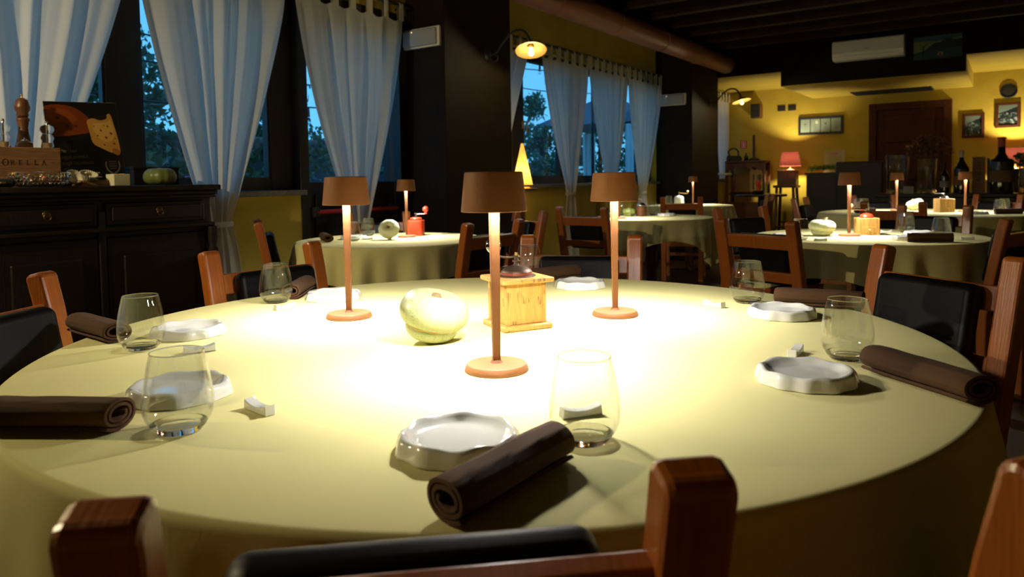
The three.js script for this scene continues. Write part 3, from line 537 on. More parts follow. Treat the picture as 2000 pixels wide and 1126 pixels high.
// ---------------------------------------------------------------- squashes
function squash(label, x, y, z, o) {
  const { mat = M.squash, w = 1, turn = 0, tilt = 0, nod = 0, ribs = 0.012, nr = 10, lobes = 0.03, nl = 3, stem = 0.012, stemLean = 0, sink = 0, up = 1, low: lowR = 1, plain = false } = o;
  const t = thing('squash', label, 'squash', [x, y, z], turn, 'turban squashes used as decoration');
  const q = (g) => { g = tf(g, 0, -0.045, 0, 0, 0, 0, [w, w * up, w]); g = tf(g, 0, 0, 0, nod, 0, tilt); return g; };
  const upper = [[0, 0.080], [0.010, 0.0845], [0.022, 0.0925], [0.036, 0.0950], [0.050, 0.0910], [0.061, 0.0815], [0.0675, 0.069], [0.0685, 0.058], [0.064, 0.046], [0.056, 0.0385], [0.049, 0.036], [0.03, 0.036]];
  if (plain) upper.splice(8, 4, [0.066, 0.047], [0.058, 0.037], [0.042, 0.0295], [0.022, 0.0265], [0, 0.027]);
  const lower = [[0.03, 0.040], [0.047, 0.0385], [0.0505, 0.035], [0.0515, 0.029], [0.048, 0.0215], [0.040, 0.0150], [0.028, 0.0110], [0.014, 0.0097], [0, 0.0104]];
  const sp = (p) => new THREE.SplineCurve(p.map(([r, h]) => new THREE.Vector2(r, h))).getPoints(p.length * 3).map((v) => [v.x, v.y]);
  const parts = [['upper_body', q(polar(sp(upper), 96, (a) => 1 + ribs * Math.cos(a * nr) + 0.03 * Math.cos(a + 0.6))), mat], ['lower_body', q(polar(sp(lower), 96, (a) => lowR * (1 + lobes * Math.cos(a * nl + 0.4)))), mat]];
  const ring = []; for (let k = 0; k < 60; k++) { const a = k / 60 * 2 * PI, r = 0.0505 * (1 + lobes * 0.6 * Math.cos(a * nl + 0.4)); ring.push(V(r * Math.cos(a), 0.0372 + 0.0006 * Math.sin(a * 11), r * Math.sin(a))); }
  parts.push(['scar_ring', q(new THREE.TubeGeometry(new THREE.CatmullRomCurve3(ring, true), 120, 0.0022, 6, true)), M.seam]);
  const st = tf(lathe([[0, 0.078], [0.013, 0.079], [0.0115, 0.083], [0.0095, 0.084 + stem * 0.6], [0.0085, 0.085 + stem], [0.004, 0.0855 + stem], [0, 0.0845 + stem]], 9), 0, 0, 0, 0, 0, 0);
  { const p = st.attributes.position; for (let i = 0; i < p.count; i++) { const k = Math.max(0, p.getY(i) - 0.082); p.setX(i, p.getX(i) * (1 + 0.15 * Math.sin(i * 2.3)) + stemLean * k); } }
  parts.push(['stem', q(st), M.cork]);
  let low = 1; for (const [, g] of plain ? [parts[0]] : parts) { g.computeBoundingBox(); low = Math.min(low, g.boundingBox.min.y); }
  for (const [n, g, m] of plain ? [parts[0], parts[3]] : parts) part(n, tf(g, 0, -low + sink, 0), m, t);
  return t;
}
squash('pale turban squash lying on the foreground table left of the grinder', -0.955, TY, -1.085, { turn: 0.75, tilt: -0.2, nod: 0.10, w: 1.02, up: 1.1, ribs: 0.004, nr: 7, stem: 0.009 });
squash('cream squash showing its lobed underside beside the red grinder', -2.88, TY, -2.93, { mat: M.squashPale, turn: 0.6, nod: 0.95, w: 0.86, lobes: 0.16, nl: 4 });
squash('white squash with a bent stalk on the mid right table', -0.832, TY, -4.10, { mat: M.squashPale, turn: 0.3, w: 0.98, lobes: 0.1, nl: 4, stem: 0.026, stemLean: 0.7, tilt: -0.03 });
squash('small green ribbed squash on the far window table', -2.675, TY, -5.60, { mat: M.squashGreen, turn: 0.5, w: 0.8, ribs: 0.05, nr: 9, lobes: 0.12, nl: 4, stem: 0.02 });
squash('pale squash lying before the left lamp of the far right table', -0.70, TY, -7.27, { mat: M.squashPale, turn: 0.2, tilt: 0.35, w: 1.05, stem: 0.02 });

// ---------------------------------------------------------------- coffee grinders
const knobPrint = print(512, 256, (x) => { x.fillStyle = '#050506'; x.fillRect(0, 0, 512, 256); x.fillStyle = '#e8e8e8'; x.font = 'bold 20px sans-serif'; x.textAlign = 'center'; x.fillText('AIR', 122, 136); x.fillText('R', 158, 136); });
{
  const g = thing('coffee_grinder', 'worn wooden box grinder with iron crank on the foreground table', 'grinder', [-0.893, TY, -1.30], 1.05);
  const b = 0.094, h = 0.088;
  part('base_plate', box(b + 0.024, 0.013, b + 0.024, 0, 0.0065, 0, 0.005), M.pineWorn, g);
  const body = part('body', box(b, h, b, 0, 0.013 + h / 2, 0, 0.002), M.pineWorn, g);
  for (const s of [-1, 1]) part('corner_strip', [box(0.009, h, 0.0018, s * (b / 2 - 0.0045), 0.013 + h / 2, b / 2 + 0.0006, 0.0006)], M.pineWorn, body);
  for (const s of [-1, 1]) part('corner_strip', [box(0.0018, h, 0.009, -b / 2 - 0.0006, 0.013 + h / 2, s * (b / 2 - 0.0045), 0.0006)], M.pineWorn, body);
  part('top_plate', box(b + 0.03, 0.011, b + 0.03, 0, 0.0185 + h, 0, 0.004), M.pineWorn, g);
  const y = 0.024 + h;
  part('dome_rim', lathe([[0, y], [0.042, y], [0.042, y + 0.0015], [0.036, y + 0.003], [0, y + 0.003]], 48), M.oldIron, g);
  part('dome', lathe([[0.0345, y + 0.002], [0.0345, y + 0.009], [0.033, y + 0.0125], [0.025, y + 0.018], [0.014, y + 0.022], [0.0075, y + 0.0235], [0, y + 0.0235]], 48), M.oldIron, g);
  part('dome_paint', lathe([[0.0349, y + 0.0035], [0.0349, y + 0.0085]], 48), M.worn_red, g);
  part('spindle', [cyl(0.006, 0.0052, 0.010, 0, y + 0.022, 0), cyl(0.009, 0.009, 0.003, 0, y + 0.031, 0), cyl(0.005, 0.005, 0.008, 0, y + 0.034, 0), cyl(0.0085, 0.0085, 0.004, 0, y + 0.041, 0, 6)], M.oldIron, g);
  part('nut', [cyl(0.0045, 0.004, 0.006, 0, y + 0.045, 0, 6)], M.brass, g);
  const c = part('crank', tube([[0, y + 0.043, 0], [-0.02, y + 0.042, 0.004], [-0.045, y + 0.046, 0.008], [-0.058, y + 0.055, 0.01]], 0.0026, 20), M.oldIron, g);
  part('knob', tf(new THREE.SphereGeometry(0.0172, 32, 24), -0.059, y + 0.070, 0.0105, 0, -0.3, 0), P({ map: knobPrint, roughness: 0.1, clearcoat: 1 }), c);
}
{
  const g = thing('coffee_grinder', 'bright red metal crank grinder on the small table', 'grinder', [-2.925, TY, -3.205], 0.5);
  const sq = []; for (let k = 0; k < 40; k++) { const a = k / 40 * 2 * PI, r = 0.045 / Math.pow(Math.pow(Math.abs(Math.cos(a)), 6) + Math.pow(Math.abs(Math.sin(a)), 6), 1 / 6); sq.push([r * Math.cos(a), r * Math.sin(a)]); }
  part('base_plate', tf(slab(sq.map(([a, b]) => [a * 1.08, b * 1.08]), 0.008, 0.002), 0, 0.004, 0, PI / 2), M.redPaint, g);
  part('body', tf(slab(sq, 0.086, 0.004), 0, 0.051, 0, PI / 2), M.redPaint, g);
  part('cap', lathe([[0, 0.093], [0.036, 0.093], [0.036, 0.102], [0.031, 0.109], [0.012, 0.112], [0, 0.112]], 36), M.redPaint, g);
  part('spindle', [cyl(0.005, 0.005, 0.026, 0, 0.111, 0), cyl(0.010, 0.010, 0.004, 0, 0.119, 0), cyl(0.011, 0.004, 0.006, 0, 0.131, 0)], M.steel, g);
  const c = part('crank', tube([[0, 0.129, 0], [0.03, 0.13, 0], [0.058, 0.13, 0]], 0.003, 12), M.steel, g);
  part('knob', [ball(0.0185, 0.06, 0.158, 0), cyl(0.010, 0.006, 0.013, 0.06, 0.131, 0)], M.redPaint, c);
}
function boxGrinder(label, x, z, turn, s, wood, cap, kn, h = 0.095) {
  const g = thing('coffee_grinder', label, 'grinder', [x, TY, z], turn);
  part('body', [box(s, h, s, 0, h / 2 + 0.004, 0, 0.004), box(s + 0.006, 0.006, s + 0.006, 0, 0.003, 0, 0.002)], wood, g);
  const d = part('drawer', box(s * 0.55, h * 0.4, 0.004, 0, h * 0.32, s / 2 + 0.001, 0.001), wood, g); part('drawer_knob', ball(0.006, 0, h * 0.32, s / 2 + 0.008), M.brass, d);
  part('dome', lathe([[0, h + 0.003], [0.037, h + 0.003], [0.035, h + 0.012], [0.026, h + 0.023], [0.012, h + 0.028], [0, h + 0.028]], 36), cap, g);
  part('spindle', [cyl(0.0045, 0.004, 0.028, 0, h + 0.026, 0), cyl(0.009, 0.009, 0.004, 0, h + 0.04, 0)], M.steel, g);
  const c = part('crank', tube([[0, h + 0.046, 0], [-0.04, h + 0.048, 0.01], [-0.085, h + 0.048, 0.02]], 0.003, 12), M.steel, g);
  part('knob', [ball(0.014, -0.086, h + 0.068, 0.02), cyl(0.007, 0.005, 0.012, -0.086, h + 0.046, 0.02)], kn, c);
  return g;
}
boxGrinder('boxy honey-coloured grinder with a red dome on the mid right table', -0.64, -4.268, 0.42, 0.104, M.pine, M.redPaint, M.pine, 0.088);
boxGrinder('orange wooden grinder with a silver dome on the far right table', -0.465, -7.02, 0.5, 0.12, M.pine, M.steel, M.pine, 0.11);
{
  const g = thing('coffee_grinder', 'barrel-shaped brown wooden grinder on the far window table', 'grinder', [-2.592, TY, -5.668], 0.3);
  part('body', lathe([[0, 0], [0.043, 0], [0.045, 0.012], [0.040, 0.028], [0.045, 0.046], [0.041, 0.062], [0.045, 0.074], [0.043, 0.084], [0, 0.084]], 36), M.walnut, g);
  part('dome', lathe([[0, 0.083], [0.041, 0.083], [0.039, 0.095], [0.025, 0.112], [0.008, 0.118], [0, 0.118]], 36), M.steel, g);
  const c = part('crank', tube([[0, 0.115, 0], [0, 0.142, 0], [-0.03, 0.146, 0.008], [-0.07, 0.148, 0.02]], 0.003, 16), M.steel, g); part('knob', ball(0.013, -0.072, 0.164, 0.02), M.walnut, c);
}
{
  const g = thing('coffee_grinder', 'white enamel grinder with a brass crank on the farthest left table', 'grinder', [-3.29, TY, -8.27], 0.3);
  part('body', lathe([[0, 0], [0.062, 0], [0.064, 0.01], [0.058, 0.05], [0.06, 0.075], [0.05, 0.098], [0.02, 0.11], [0, 0.11]], 36), M.porcelain, g);
  part('spindle', cyl(0.006, 0.006, 0.045, 0, 0.108, 0), M.brass, g);
  const c = part('crank', tube([[0, 0.14, 0], [0.05, 0.136, 0], [0.1, 0.134, 0]], 0.004, 12), M.brass, g); part('knob', [ball(0.014, 0.1, 0.156, 0), cyl(0.008, 0.006, 0.012, 0.1, 0.136, 0)], M.brass, c);
}

// ---------------------------------------------------------------- sideboard on the left
const SBY = 1.075;
{
  const s = thing('sideboard', 'dark carved wooden sideboard along the left windows', 'sideboard', [-3.4, 0, -1.36]);
  const z1 = -0.825, z0 = 0.86; // right and left end, local
  part('worktop', [span(-0.355, 0.03, SBY - 0.028, SBY, z1 - 0.03, z0 + 0.03, 0.008), span(-0.352, 0.018, SBY - 0.05, SBY - 0.028, z1 - 0.018, z0 + 0.018, 0.008), span(-0.35, 0.008, SBY - 0.066, SBY - 0.05, z1 - 0.008, z0 + 0.008, 0.004)], M.cabinet, s);
  part('carcass', [span(-0.345, -0.02, 0.08, SBY - 0.066, z1 + 0.005, z0 - 0.005, 0.004), span(-0.348, 0, 0, 0.1, z1, z0, 0.01)], M.cabinet, s);
  const edges = [z0 - 0.03, 0.20, -0.265, z1 + 0.03];
  for (let k = 0; k < 3; k++) {
    const a = edges[k] - 0.02, b = edges[k + 1] + 0.02, m = (a + b) / 2;
    const d = part('drawer', box(0.03, 0.105, a - b, -0.015, 0.945, m, 0.008), M.cabinet, s);
    part('drawer_panel', box(0.012, 0.066, a - b - 0.05, 0.003, 0.945, m, 0.005), M.cabinet, d);
    part('pull', [tf(lathe([[0, 0], [0.017, 0], [0.016, 0.004], [0.006, 0.008], [0, 0.009]], 20), 0.009, 0.955, m, 0, 0, -PI / 2), tf(new THREE.TorusGeometry(0.014, 0.0022, 8, 24), 0.02, 0.944, m, 0, PI / 2, 0)], M.darkBrass, d);
    const dr = part('door', box(0.026, 0.70, a - b, -0.015, 0.49, m, 0.008), M.cabinetV, s);
    part('door_panel', [box(0.016, 0.52, a - b - 0.14, 0.002, 0.49, m, 0.01)], M.cabinetV, dr);
  }
  for (const z of edges.slice(1, 3)) part('stile', box(0.03, 0.88, 0.032, -0.012, 0.52, z, 0.006), M.cabinetV, s);
  part('moulding', [box(0.03, 0.022, z0 - z1, 0.0, 0.872, (z0 + z1) / 2, 0.008)], M.cabinet, s);
  for (const z of [z1 + 0.018, z0 - 0.018]) part('turned_column', tf(lathe([[0.014, 0.12], [0.022, 0.13], [0.018, 0.16], [0.024, 0.19], [0.016, 0.24], [0.021, 0.45], [0.017, 0.70], [0.025, 0.74], [0.018, 0.76], [0.024, 0.80], [0.024, 0.86]], 20), 0.01, 0, z), M.cabinetV, s);
}
{ // wine crate lying behind the bowl, burnt lettering on its face
  const g = thing('wine_crate', 'wooden wine crate with burnt lettering on the sideboard', 'crate', [-3.655, SBY, -1.30]);
  part('long_board', box(0.012, 0.168, 0.49, 0.06, 0.084, 0, 0.002), M.crate, g); part('long_board', box(0.012, 0.168, 0.49, -0.06, 0.084, 0, 0.002), M.crate, g);
  part('end_board', box(0.108, 0.168, 0.012, 0, 0.084, 0.239, 0.002), M.crate, g); part('end_board', box(0.108, 0.168, 0.012, 0, 0.084, -0.239, 0.002), M.crate, g);
  part('lid', box(0.132, 0.008, 0.49, 0, 0.172, 0, 0.002), M.crate, g);
  const f = await new FontLoader().loadAsync('fonts/droid/droid_serif_regular.typeface.json');
  const ink = S({ color: L(0.035, 0.014, 0.006), roughness: 0.9 });
  'ORELLA'.split('').forEach((ch, k) => { const tg = new TextGeometry(ch, { font: f, size: k ? 0.0215 : 0.028, depth: 0.0006, curveSegments: 6, bevelEnabled: false }); part('letter', tf(tg, 0.0662, k ? 0.098 : 0.0955, -0.008 - k * 0.0312, 0, PI / 2, 0), ink, g); });
  part('flourish', [tf(slab([[-0.014, 0], [0, 0.0018], [0.014, 0], [0, -0.0018]], 0.0006, 0), 0.0664, 0.108, -0.212, 0, PI / 2, 0)], ink, g);
}
const CT = SBY + 0.1765;
{ const m = thing('pepper_mill', 'tall turned wooden pepper mill standing on the wine crate', 'mill', [-3.66, CT, -1.425]);
  part('mill_body', lathe([[0, 0], [0.034, 0], [0.035, 0.006], [0.030, 0.02], [0.022, 0.06], [0.0195, 0.09], [0.024, 0.118], [0.027, 0.124], [0.027, 0.130], [0.022, 0.136], [0, 0.136]], 32), M.walnut, m);
  part('mill_head', lathe([[0, 0.136], [0.019, 0.137], [0.025, 0.146], [0.022, 0.156], [0.030, 0.172], [0.031, 0.186], [0.027, 0.198], [0.026, 0.204], [0.022, 0.215], [0.008, 0.224], [0, 0.225]], 32), M.walnut, m);
  part('top_nut', [ball(0.005, 0, 0.236, 0), cyl(0.003, 0.003, 0.012, 0, 0.223, 0)], M.brass, m); }
const clear = P({ color: 0xffffff, transmission: 1, thickness: 0.02, roughness: 0.03, ior: 1.49 });
for (const [label, z] of [['clear acrylic salt mill at the left picture edge on the crate', -1.335], ['clear acrylic mill right of the tall wooden pepper mill', -1.51]]) {
  const m = thing('acrylic_mill', label, 'mill', [-3.63, CT, z], 0, 'clear acrylic mills');
  part('mill_body', lathe([[0, 0], [0.026, 0], [0.0265, 0.01], [0.022, 0.03], [0.0275, 0.046], [0.021, 0.058], [0.0205, 0.064], [0, 0.064]], 28), clear, m);
  part('mill_head', lathe([[0, 0.066], [0.020, 0.066], [0.028, 0.078], [0.029, 0.088], [0.024, 0.099], [0.012, 0.106], [0, 0.107]], 28), clear, m);
  part('spindle', cyl(0.003, 0.003, 0.1, 0, 0.004, 0, 10), M.steel, m); part('grains', cyl(0.013, 0.013, 0.02, 0, 0.004, 0, 14), S({ color: L(0.55, 0.4, 0.22), roughness: 0.9 }), m);
  part('top_nut', [ball(0.007, 0, 0.117, 0), cyl(0.006, 0.005, 0.006, 0, 0.106, 0)], M.steel, m);
}
{ const m = thing('shaker', 'squat glass shaker with steel knob between the mills', 'shaker', [-3.62, CT, -1.415]);
  part('jar', lathe([[0, 0], [0.028, 0], [0.031, 0.006], [0.030, 0.018], [0.02, 0.026], [0, 0.027]], 24), clear, m); part('lid', lathe([[0, 0.027], [0.017, 0.027], [0.014, 0.033], [0.005, 0.036], [0.005, 0.043], [0, 0.045]], 20), M.steel, m); }
{ // advertising board leaning against the window frame
  const pr = print(768, 800, (x) => {
    x.fillStyle = '#0c0907'; x.fillRect(0, 0, 768, 800);
    const cake = (pts, c) => { x.fillStyle = c; const n = pts.length, mid = (i) => [(pts[i % n][0] + pts[(i + 1) % n][0]) / 2, (pts[i % n][1] + pts[(i + 1) % n][1]) / 2]; x.beginPath(); x.moveTo(...mid(0)); for (let i = 1; i <= n; i++) x.quadraticCurveTo(...pts[i % n], ...mid(i)); x.closePath(); x.fill(); };
    cake([[-60, 60], [100, 20], [300, 40], [420, 120], [480, 190], [470, 290], [300, 310], [120, 330], [-60, 310]], '#7a3511');
    cake([[20, 80], [120, 60], [230, 70], [300, 120], [330, 180], [200, 200], [80, 180], [20, 140]], '#8f4517'); x.fillStyle = '#4d1c08'; for (const [a, b, r] of [[120, 150, 12], [210, 230, 14], [90, 250, 10], [300, 230, 12]]) { x.beginPath(); x.ellipse(a, b, r * 1.6, r, 0.3, 0, 6.3); x.fill(); }
    cake([[415, 190], [440, 160], [500, 150], [560, 175], [620, 165], [650, 150], [640, 118], [690, 96], [712, 200], [738, 330], [752, 470], [740, 500], [640, 490], [540, 440], [450, 400], [440, 300]], '#c3903f');
    cake([[470, 200], [560, 200], [640, 190], [690, 160], [715, 320], [640, 400], [540, 360], [480, 280]], '#d3a655');
    x.fillStyle = '#7d3a12'; for (const [a, b, r] of [[560, 270, 13], [610, 340, 16], [670, 300, 17], [520, 320, 10], [640, 230, 12], [690, 400, 14], [580, 410, 11], [490, 230, 9], [710, 350, 9], [600, 220, 8]]) { x.beginPath(); x.ellipse(a, b, r, r * 0.7, 0.6, 0, 6.3); x.fill(); }
    x.fillStyle = '#a5662a'; x.beginPath(); x.ellipse(700, 480, 46, 30, 0.5, 0, 6.3); x.fill();
    x.fillStyle = '#8d8577'; x.font = '42px sans-serif'; x.fillText('Per i tuoi', 105, 475); x.fillText('regali aziendali,', 105, 533); x.fillText('scegli l’eccellenza', 105, 591); x.fillText('del', 105, 649);
    x.strokeStyle = '#7d7058'; x.lineWidth = 6; x.beginPath(); x.arc(640, 610, 72, 0.2 * PI, 0.48 * PI); x.stroke(); x.beginPath(); x.arc(640, 610, 72, 0.52 * PI, 1.15 * PI); x.stroke(); x.beginPath(); x.arc(640, 610, 72, -0.15 * PI, 0.2 * PI); x.stroke();
    for (let k = 0; k < 9; k++) for (const s of [-1, 1]) { const a = PI / 2 + s * (0.25 + k * 0.21); x.fillStyle = '#7d7058'; x.beginPath(); x.ellipse(640 + 76 * Math.cos(a), 610 + 76 * Math.sin(a), 13, 5, a + s * 1.0, 0, 6.3); x.fill(); }
    x.fillStyle = '#6b604c'; for (let k = 0; k < 4; k++) x.fillRect(596 + (k % 2) * 6, 572 + k * 22, 88 - (k % 2) * 12, 6);
  });
  const g = thing('poster_board', 'dark cardboard advert with a panettone leaning on the window frame', 'poster', [-3.675, SBY, -1.718], 0);
  const a = -0.06; part('card', tf(box(0.005, 0.41, 0.335, 0, 0.205, 0, 0.001), 0, 0, 0, 0.05, 0, 0.10), S({ color: L(0.5, 0.44, 0.34), roughness: 0.8 }), g);
  part('printed_face', tf(tf(new THREE.PlaneGeometry(0.333, 0.408), 0.0031, 0.205, 0, 0, PI / 2, 0), 0, 0, 0, 0.05, 0, 0.10), S({ map: pr, roughness: 0.45 }), g);
}
{ // cut-glass bowl with sweets
  const g = thing('glass_bowl', 'cut crystal bowl of sweets at the front of the sideboard', 'bowl', [-3.475, SBY, -1.405]);
  const rows = [[0, 0], [0.07, 0], [0.09, 0.006], [0.108, 0.022], [0.116, 0.045], [0.117, 0.062], [0.114, 0.064], [0.111, 0.06], [0.108, 0.044], [0.098, 0.022], [0.075, 0.010], [0, 0.008]];
  const b = N(polar(rows, 120, (a, t) => 1 + 0.012 * Math.abs(Math.sin(a * 20)) * (t > 0.12 && t < 0.5 ? 1 : 0.2))); part('bowl_glass', b, clear, g);
  const fac = []; for (let j = 0; j < 3; j++) for (let i = 0; i < 40; i++) { const a = (i + (j % 2) / 2) / 40 * 2 * PI, r = 0.107 + j * 0.005; fac.push(tf(new THREE.OctahedronGeometry(0.0088), r * Math.cos(a), 0.018 + j * 0.0145, r * Math.sin(a), 0, -a, 0, [0.5, 1, 1])); }
  part('cut_facets', fac, clear, g);
  const cols = [L(0.5, 0.06, 0.05), L(0.55, 0.4, 0.1), L(0.6, 0.55, 0.4), L(0.2, 0.35, 0.12), L(0.35, 0.12, 0.04)];
  cols.forEach((c, k) => { const mm = S({ color: c, roughness: 0.4 }); for (let i = 0; i < 4; i++) { const a = rr(0, 6.3), r = rr(0.01, 0.08); solo('wrapped_sweet', tf(new THREE.IcosahedronGeometry(0.013, 1), 0, 0, 0, rr(0, 3), rr(0, 3), 0, [1.3, 0.8, 0.9]), mm, 'small wrapped sweet inside the cut crystal bowl', 'sweet', [-3.475 + r * Math.cos(a), SBY + 0.022 + 0.02 * (i % 2) + 0.004 * k * 0.5, -1.405 + r * Math.sin(a)], 0, 'sweets in the crystal bowl'); } });
}
{ // paper cups stacked on their side, sugar sachets and a cream holder
  const paper = S({ color: L(0.62, 0.57, 0.42), roughness: 0.9, side: THREE.DoubleSide });
  for (let k = 0; k < 2; k++) { const g = solo('paper_cup_stack', tf(polar([[0.018, 0], [0.02, 0.002], [0.036, 0.036], [0.037, 0.036], [0.0205, 0.001], [0, 0.001]], 120, (a) => 1 + 0.07 * Math.sin(a * 26)), 0, 0.0265, 0, 0, 0, -1.0 + k * 0.5), paper, k ? 'fluted paper cup leaning on the sugar tray' : 'fluted paper cup behind the crystal bowl', 'paper cup', [-3.56 + k * 0.03, SBY, -1.575 - k * 0.055]); }
  const t = thing('sugar_tray', 'small wooden tray of sugar sachets on the sideboard', 'tray', [-3.56, SBY, -1.665]);
  part('tray_floor', box(0.10, 0.008, 0.13, 0, 0.004, 0, 0.002), M.crate, t); for (const s of [-1, 1]) { part('tray_side', box(0.008, 0.028, 0.13, s * 0.05, 0.014, 0, 0.002), M.crate, t); part('tray_side', box(0.1, 0.028, 0.008, 0, 0.014, s * 0.065, 0.002), M.crate, t); }
  for (let k = 0; k < 9; k++) solo('sugar_sachet', box(0.05, 0.006, 0.075, 0, 0, 0, 0.0025), k % 3 === 1 ? M.walnut : paper, k % 3 === 1 ? 'brown sugar sachet lying in the wooden tray' : 'white sugar sachet lying in the wooden tray', 'sachet', [-3.565 + rr(-0.012, 0.012), SBY + 0.0125 + k * 0.0062, -1.66 + rr(-0.018, 0.018)], rr(-0.7, 0.7), 'sachets in the tray');
  const c = thing('ceramic_holder', 'cream square ceramic sachet holder at the sideboard front', 'holder', [-3.50, SBY, -1.755]);
  part('holder_body', [box(0.075, 0.055, 0.006, 0, 0.0275, 0.035, 0.0025), box(0.075, 0.055, 0.006, 0, 0.0275, -0.035, 0.0025), box(0.006, 0.055, 0.076, 0.035, 0.0275, 0, 0.0025), box(0.006, 0.055, 0.076, -0.035, 0.0275, 0, 0.0025), box(0.07, 0.006, 0.07, 0, 0.003, 0, 0.002)], P({ color: L(0.72, 0.66, 0.42), roughness: 0.3 }), c);
  for (let k = 0; k < 4; k++) solo('tea_sachet', box(0.055, 0.05, 0.004, 0, 0.025, 0, 0.001), k === 1 ? M.redPaint : paper, k === 1 ? 'red sachet standing in the cream holder' : 'pale sachet standing in the cream holder', 'sachet', [-3.50, SBY + 0.0065, -1.735 - k * 0.012], 0, 'sachets in the cream holder');
}
squash('flat green squash on the sideboard before the dark box', -3.555, SBY, -1.99, { mat: M.squashGreen, w: 1.12, up: 1.1, ribs: 0.02, nr: 11, stem: 0.012, turn: 1.2, plain: true });
{ const b = thing('wooden_box', 'dark wooden box behind the green squash on the sideboard', 'box', [-3.695, SBY, -2.03]); part('box_body', box(0.09, 0.08, 0.24, 0, 0.04, 0, 0.003), M.pillar, b); part('box_lid', box(0.094, 0.014, 0.245, 0, 0.0875, 0, 0.003), M.pillar, b); }
{ const b = thing('eyeglass_case', 'black case at the left picture edge on the sideboard', 'case', [-3.43, SBY, -1.245]); part('case_body', tf(new THREE.CapsuleGeometry(0.018, 0.07, 6, 14), 0, 0.0185, 0, PI / 2), M.black, b); part('case_clasp', box(0.006, 0.008, 0.02, 0.018, 0.019, 0, 0.002), M.brass, b); }
solo('flower_blossom', [0, 1, 2, 3, 4].map((k) => tf(new THREE.SphereGeometry(0.011, 10, 8), 0.014 * Math.cos(k * 1.257), 0, 0.014 * Math.sin(k * 1.257), 0, 0, 0, [1, 0.6, 1])), S({ color: L(0.6, 0.2, 0.55), roughness: 0.8 }), 'pink blossom outside the window above the green squash', 'flower', [-4.28, 1.125, -2.585]);
solo('flower_box', box(0.2, 0.2, 1.2, 0, 0, 0, 0.01), S({ color: L(0.08, 0.04, 0.03), roughness: 0.9 }), 'planter box outside the left window holding the pink blossom', 'planter', [-4.27, 1.012, -2.5]);

// ---------------------------------------------------------------- wall fittings
function emergency(label, x, y, z, w) {
  const o = thing('emergency_light', label, 'emergency light', [x, y, z], 0, 'emergency lights on the pillars');
  part('housing', box(w, 0.15, 0.03, 0, 0, 0.015, 0.006), M.whitePlastic, o);
  part('lens', [box(w - 0.03, 0.125, 0.026, -0.004, 0, 0.04, 0.01), ...Array.from({ length: 11 }, (_, k) => tf(new THREE.CylinderGeometry(0.004, 0.004, w - 0.04, 6), -0.004, -0.05 + k * 0.01, 0.052, 0, 0, PI / 2))], P({ color: L(0.5, 0.53, 0.6), roughness: 0.25, transmission: 0.2, thickness: 0 }), o);
  part('charge_lamp', ball(0.004, -w * 0.2, 0.045, 0.055, 8), S({ color: 0xffffff, emissive: L(1, 0.7, 0.35), emissiveIntensity: 2 }), o);
}
emergency('oblong emergency light on the near dark pillar', -3.715, 2.165, -4.2, 0.36);
emergency('small oblong emergency light on the second pillar', -3.655, 2.09, -9.0, 0.36);

function sconce(label, x, z, y, tiltX, tiltZ, power) { // iron gooseneck lamp on a pillar's side, dished brass shade
  const o = thing('wall_sconce', label, 'wall lamp', [x, y, z], 0, 'gooseneck wall lamps');
  part('wall_plate', tf(lathe([[0, 0], [0.045, 0], [0.044, 0.008], [0.02, 0.016], [0, 0.018]], 24), 0, 0, 0, 0, 0, -PI / 2), M.black, o);
  part('arm', tube([[0, 0, 0], [0.08, 0.0, 0], [0.15, 0.07, 0], [0.25, 0.15, 0], [0.35, 0.15, 0], [0.41, 0.08, 0], [0.42, 0.03, 0]], 0.009, 40), M.black, o);
  part('scroll', [tube([[0.02, -0.02, 0], [0.06, -0.06, 0], [0.1, -0.05, 0], [0.1, -0.015, 0], [0.075, -0.02, 0]], 0.005, 24)], M.black, o);
  const head = new THREE.Group(); head.position.set(0.42, 0.03, 0); head.rotation.set(tiltX, 0, tiltZ); head.name = 'lamp_head'; o.add(head);
  part('socket', cyl(0.022, 0.02, 0.05, 0, -0.03, 0), M.brass, head);
  part('shade', lathe([[0.022, 0], [0.03, -0.006], [0.07, -0.022], [0.115, -0.045], [0.122, -0.05], [0.123, -0.049], [0.116, -0.0425], [0.07, -0.019], [0.03, -0.003], [0.022, 0]], 48), S({ color: L(0.20, 0.12, 0.03), metalness: 0.6, roughness: 0.45, side: THREE.DoubleSide }), head);
  part('bulb', tf(lathe([[0, -0.098], [0.012, -0.095], [0.021, -0.084], [0.0225, -0.074], [0.018, -0.058], [0.011, -0.044], [0.01, -0.03], [0, -0.03]], 24), 0, 0, 0), S({ color: L(1, 0.85, 0.5), emissive: L(1, 0.78, 0.33), emissiveIntensity: 4 }), head);
  pointLight(head, L(1, 0.84, 0.50), power, 0, -0.078, 0, 1.0);
}
sconce('lit gooseneck wall lamp on the near dark pillar', -3.51, -4.74, 2.09, -0.30, 0.24, 0.65);
sconce('lit gooseneck wall lamp on the second pillar by the back wall', -3.40, -9.66, 2.09, -0.05, 0.26, 0.95);
sconce('lit gooseneck wall lamp left outside the view, lighting the wide curtain', -3.51, 0.3, 2.09, 0.3, 0.0, 9.5);

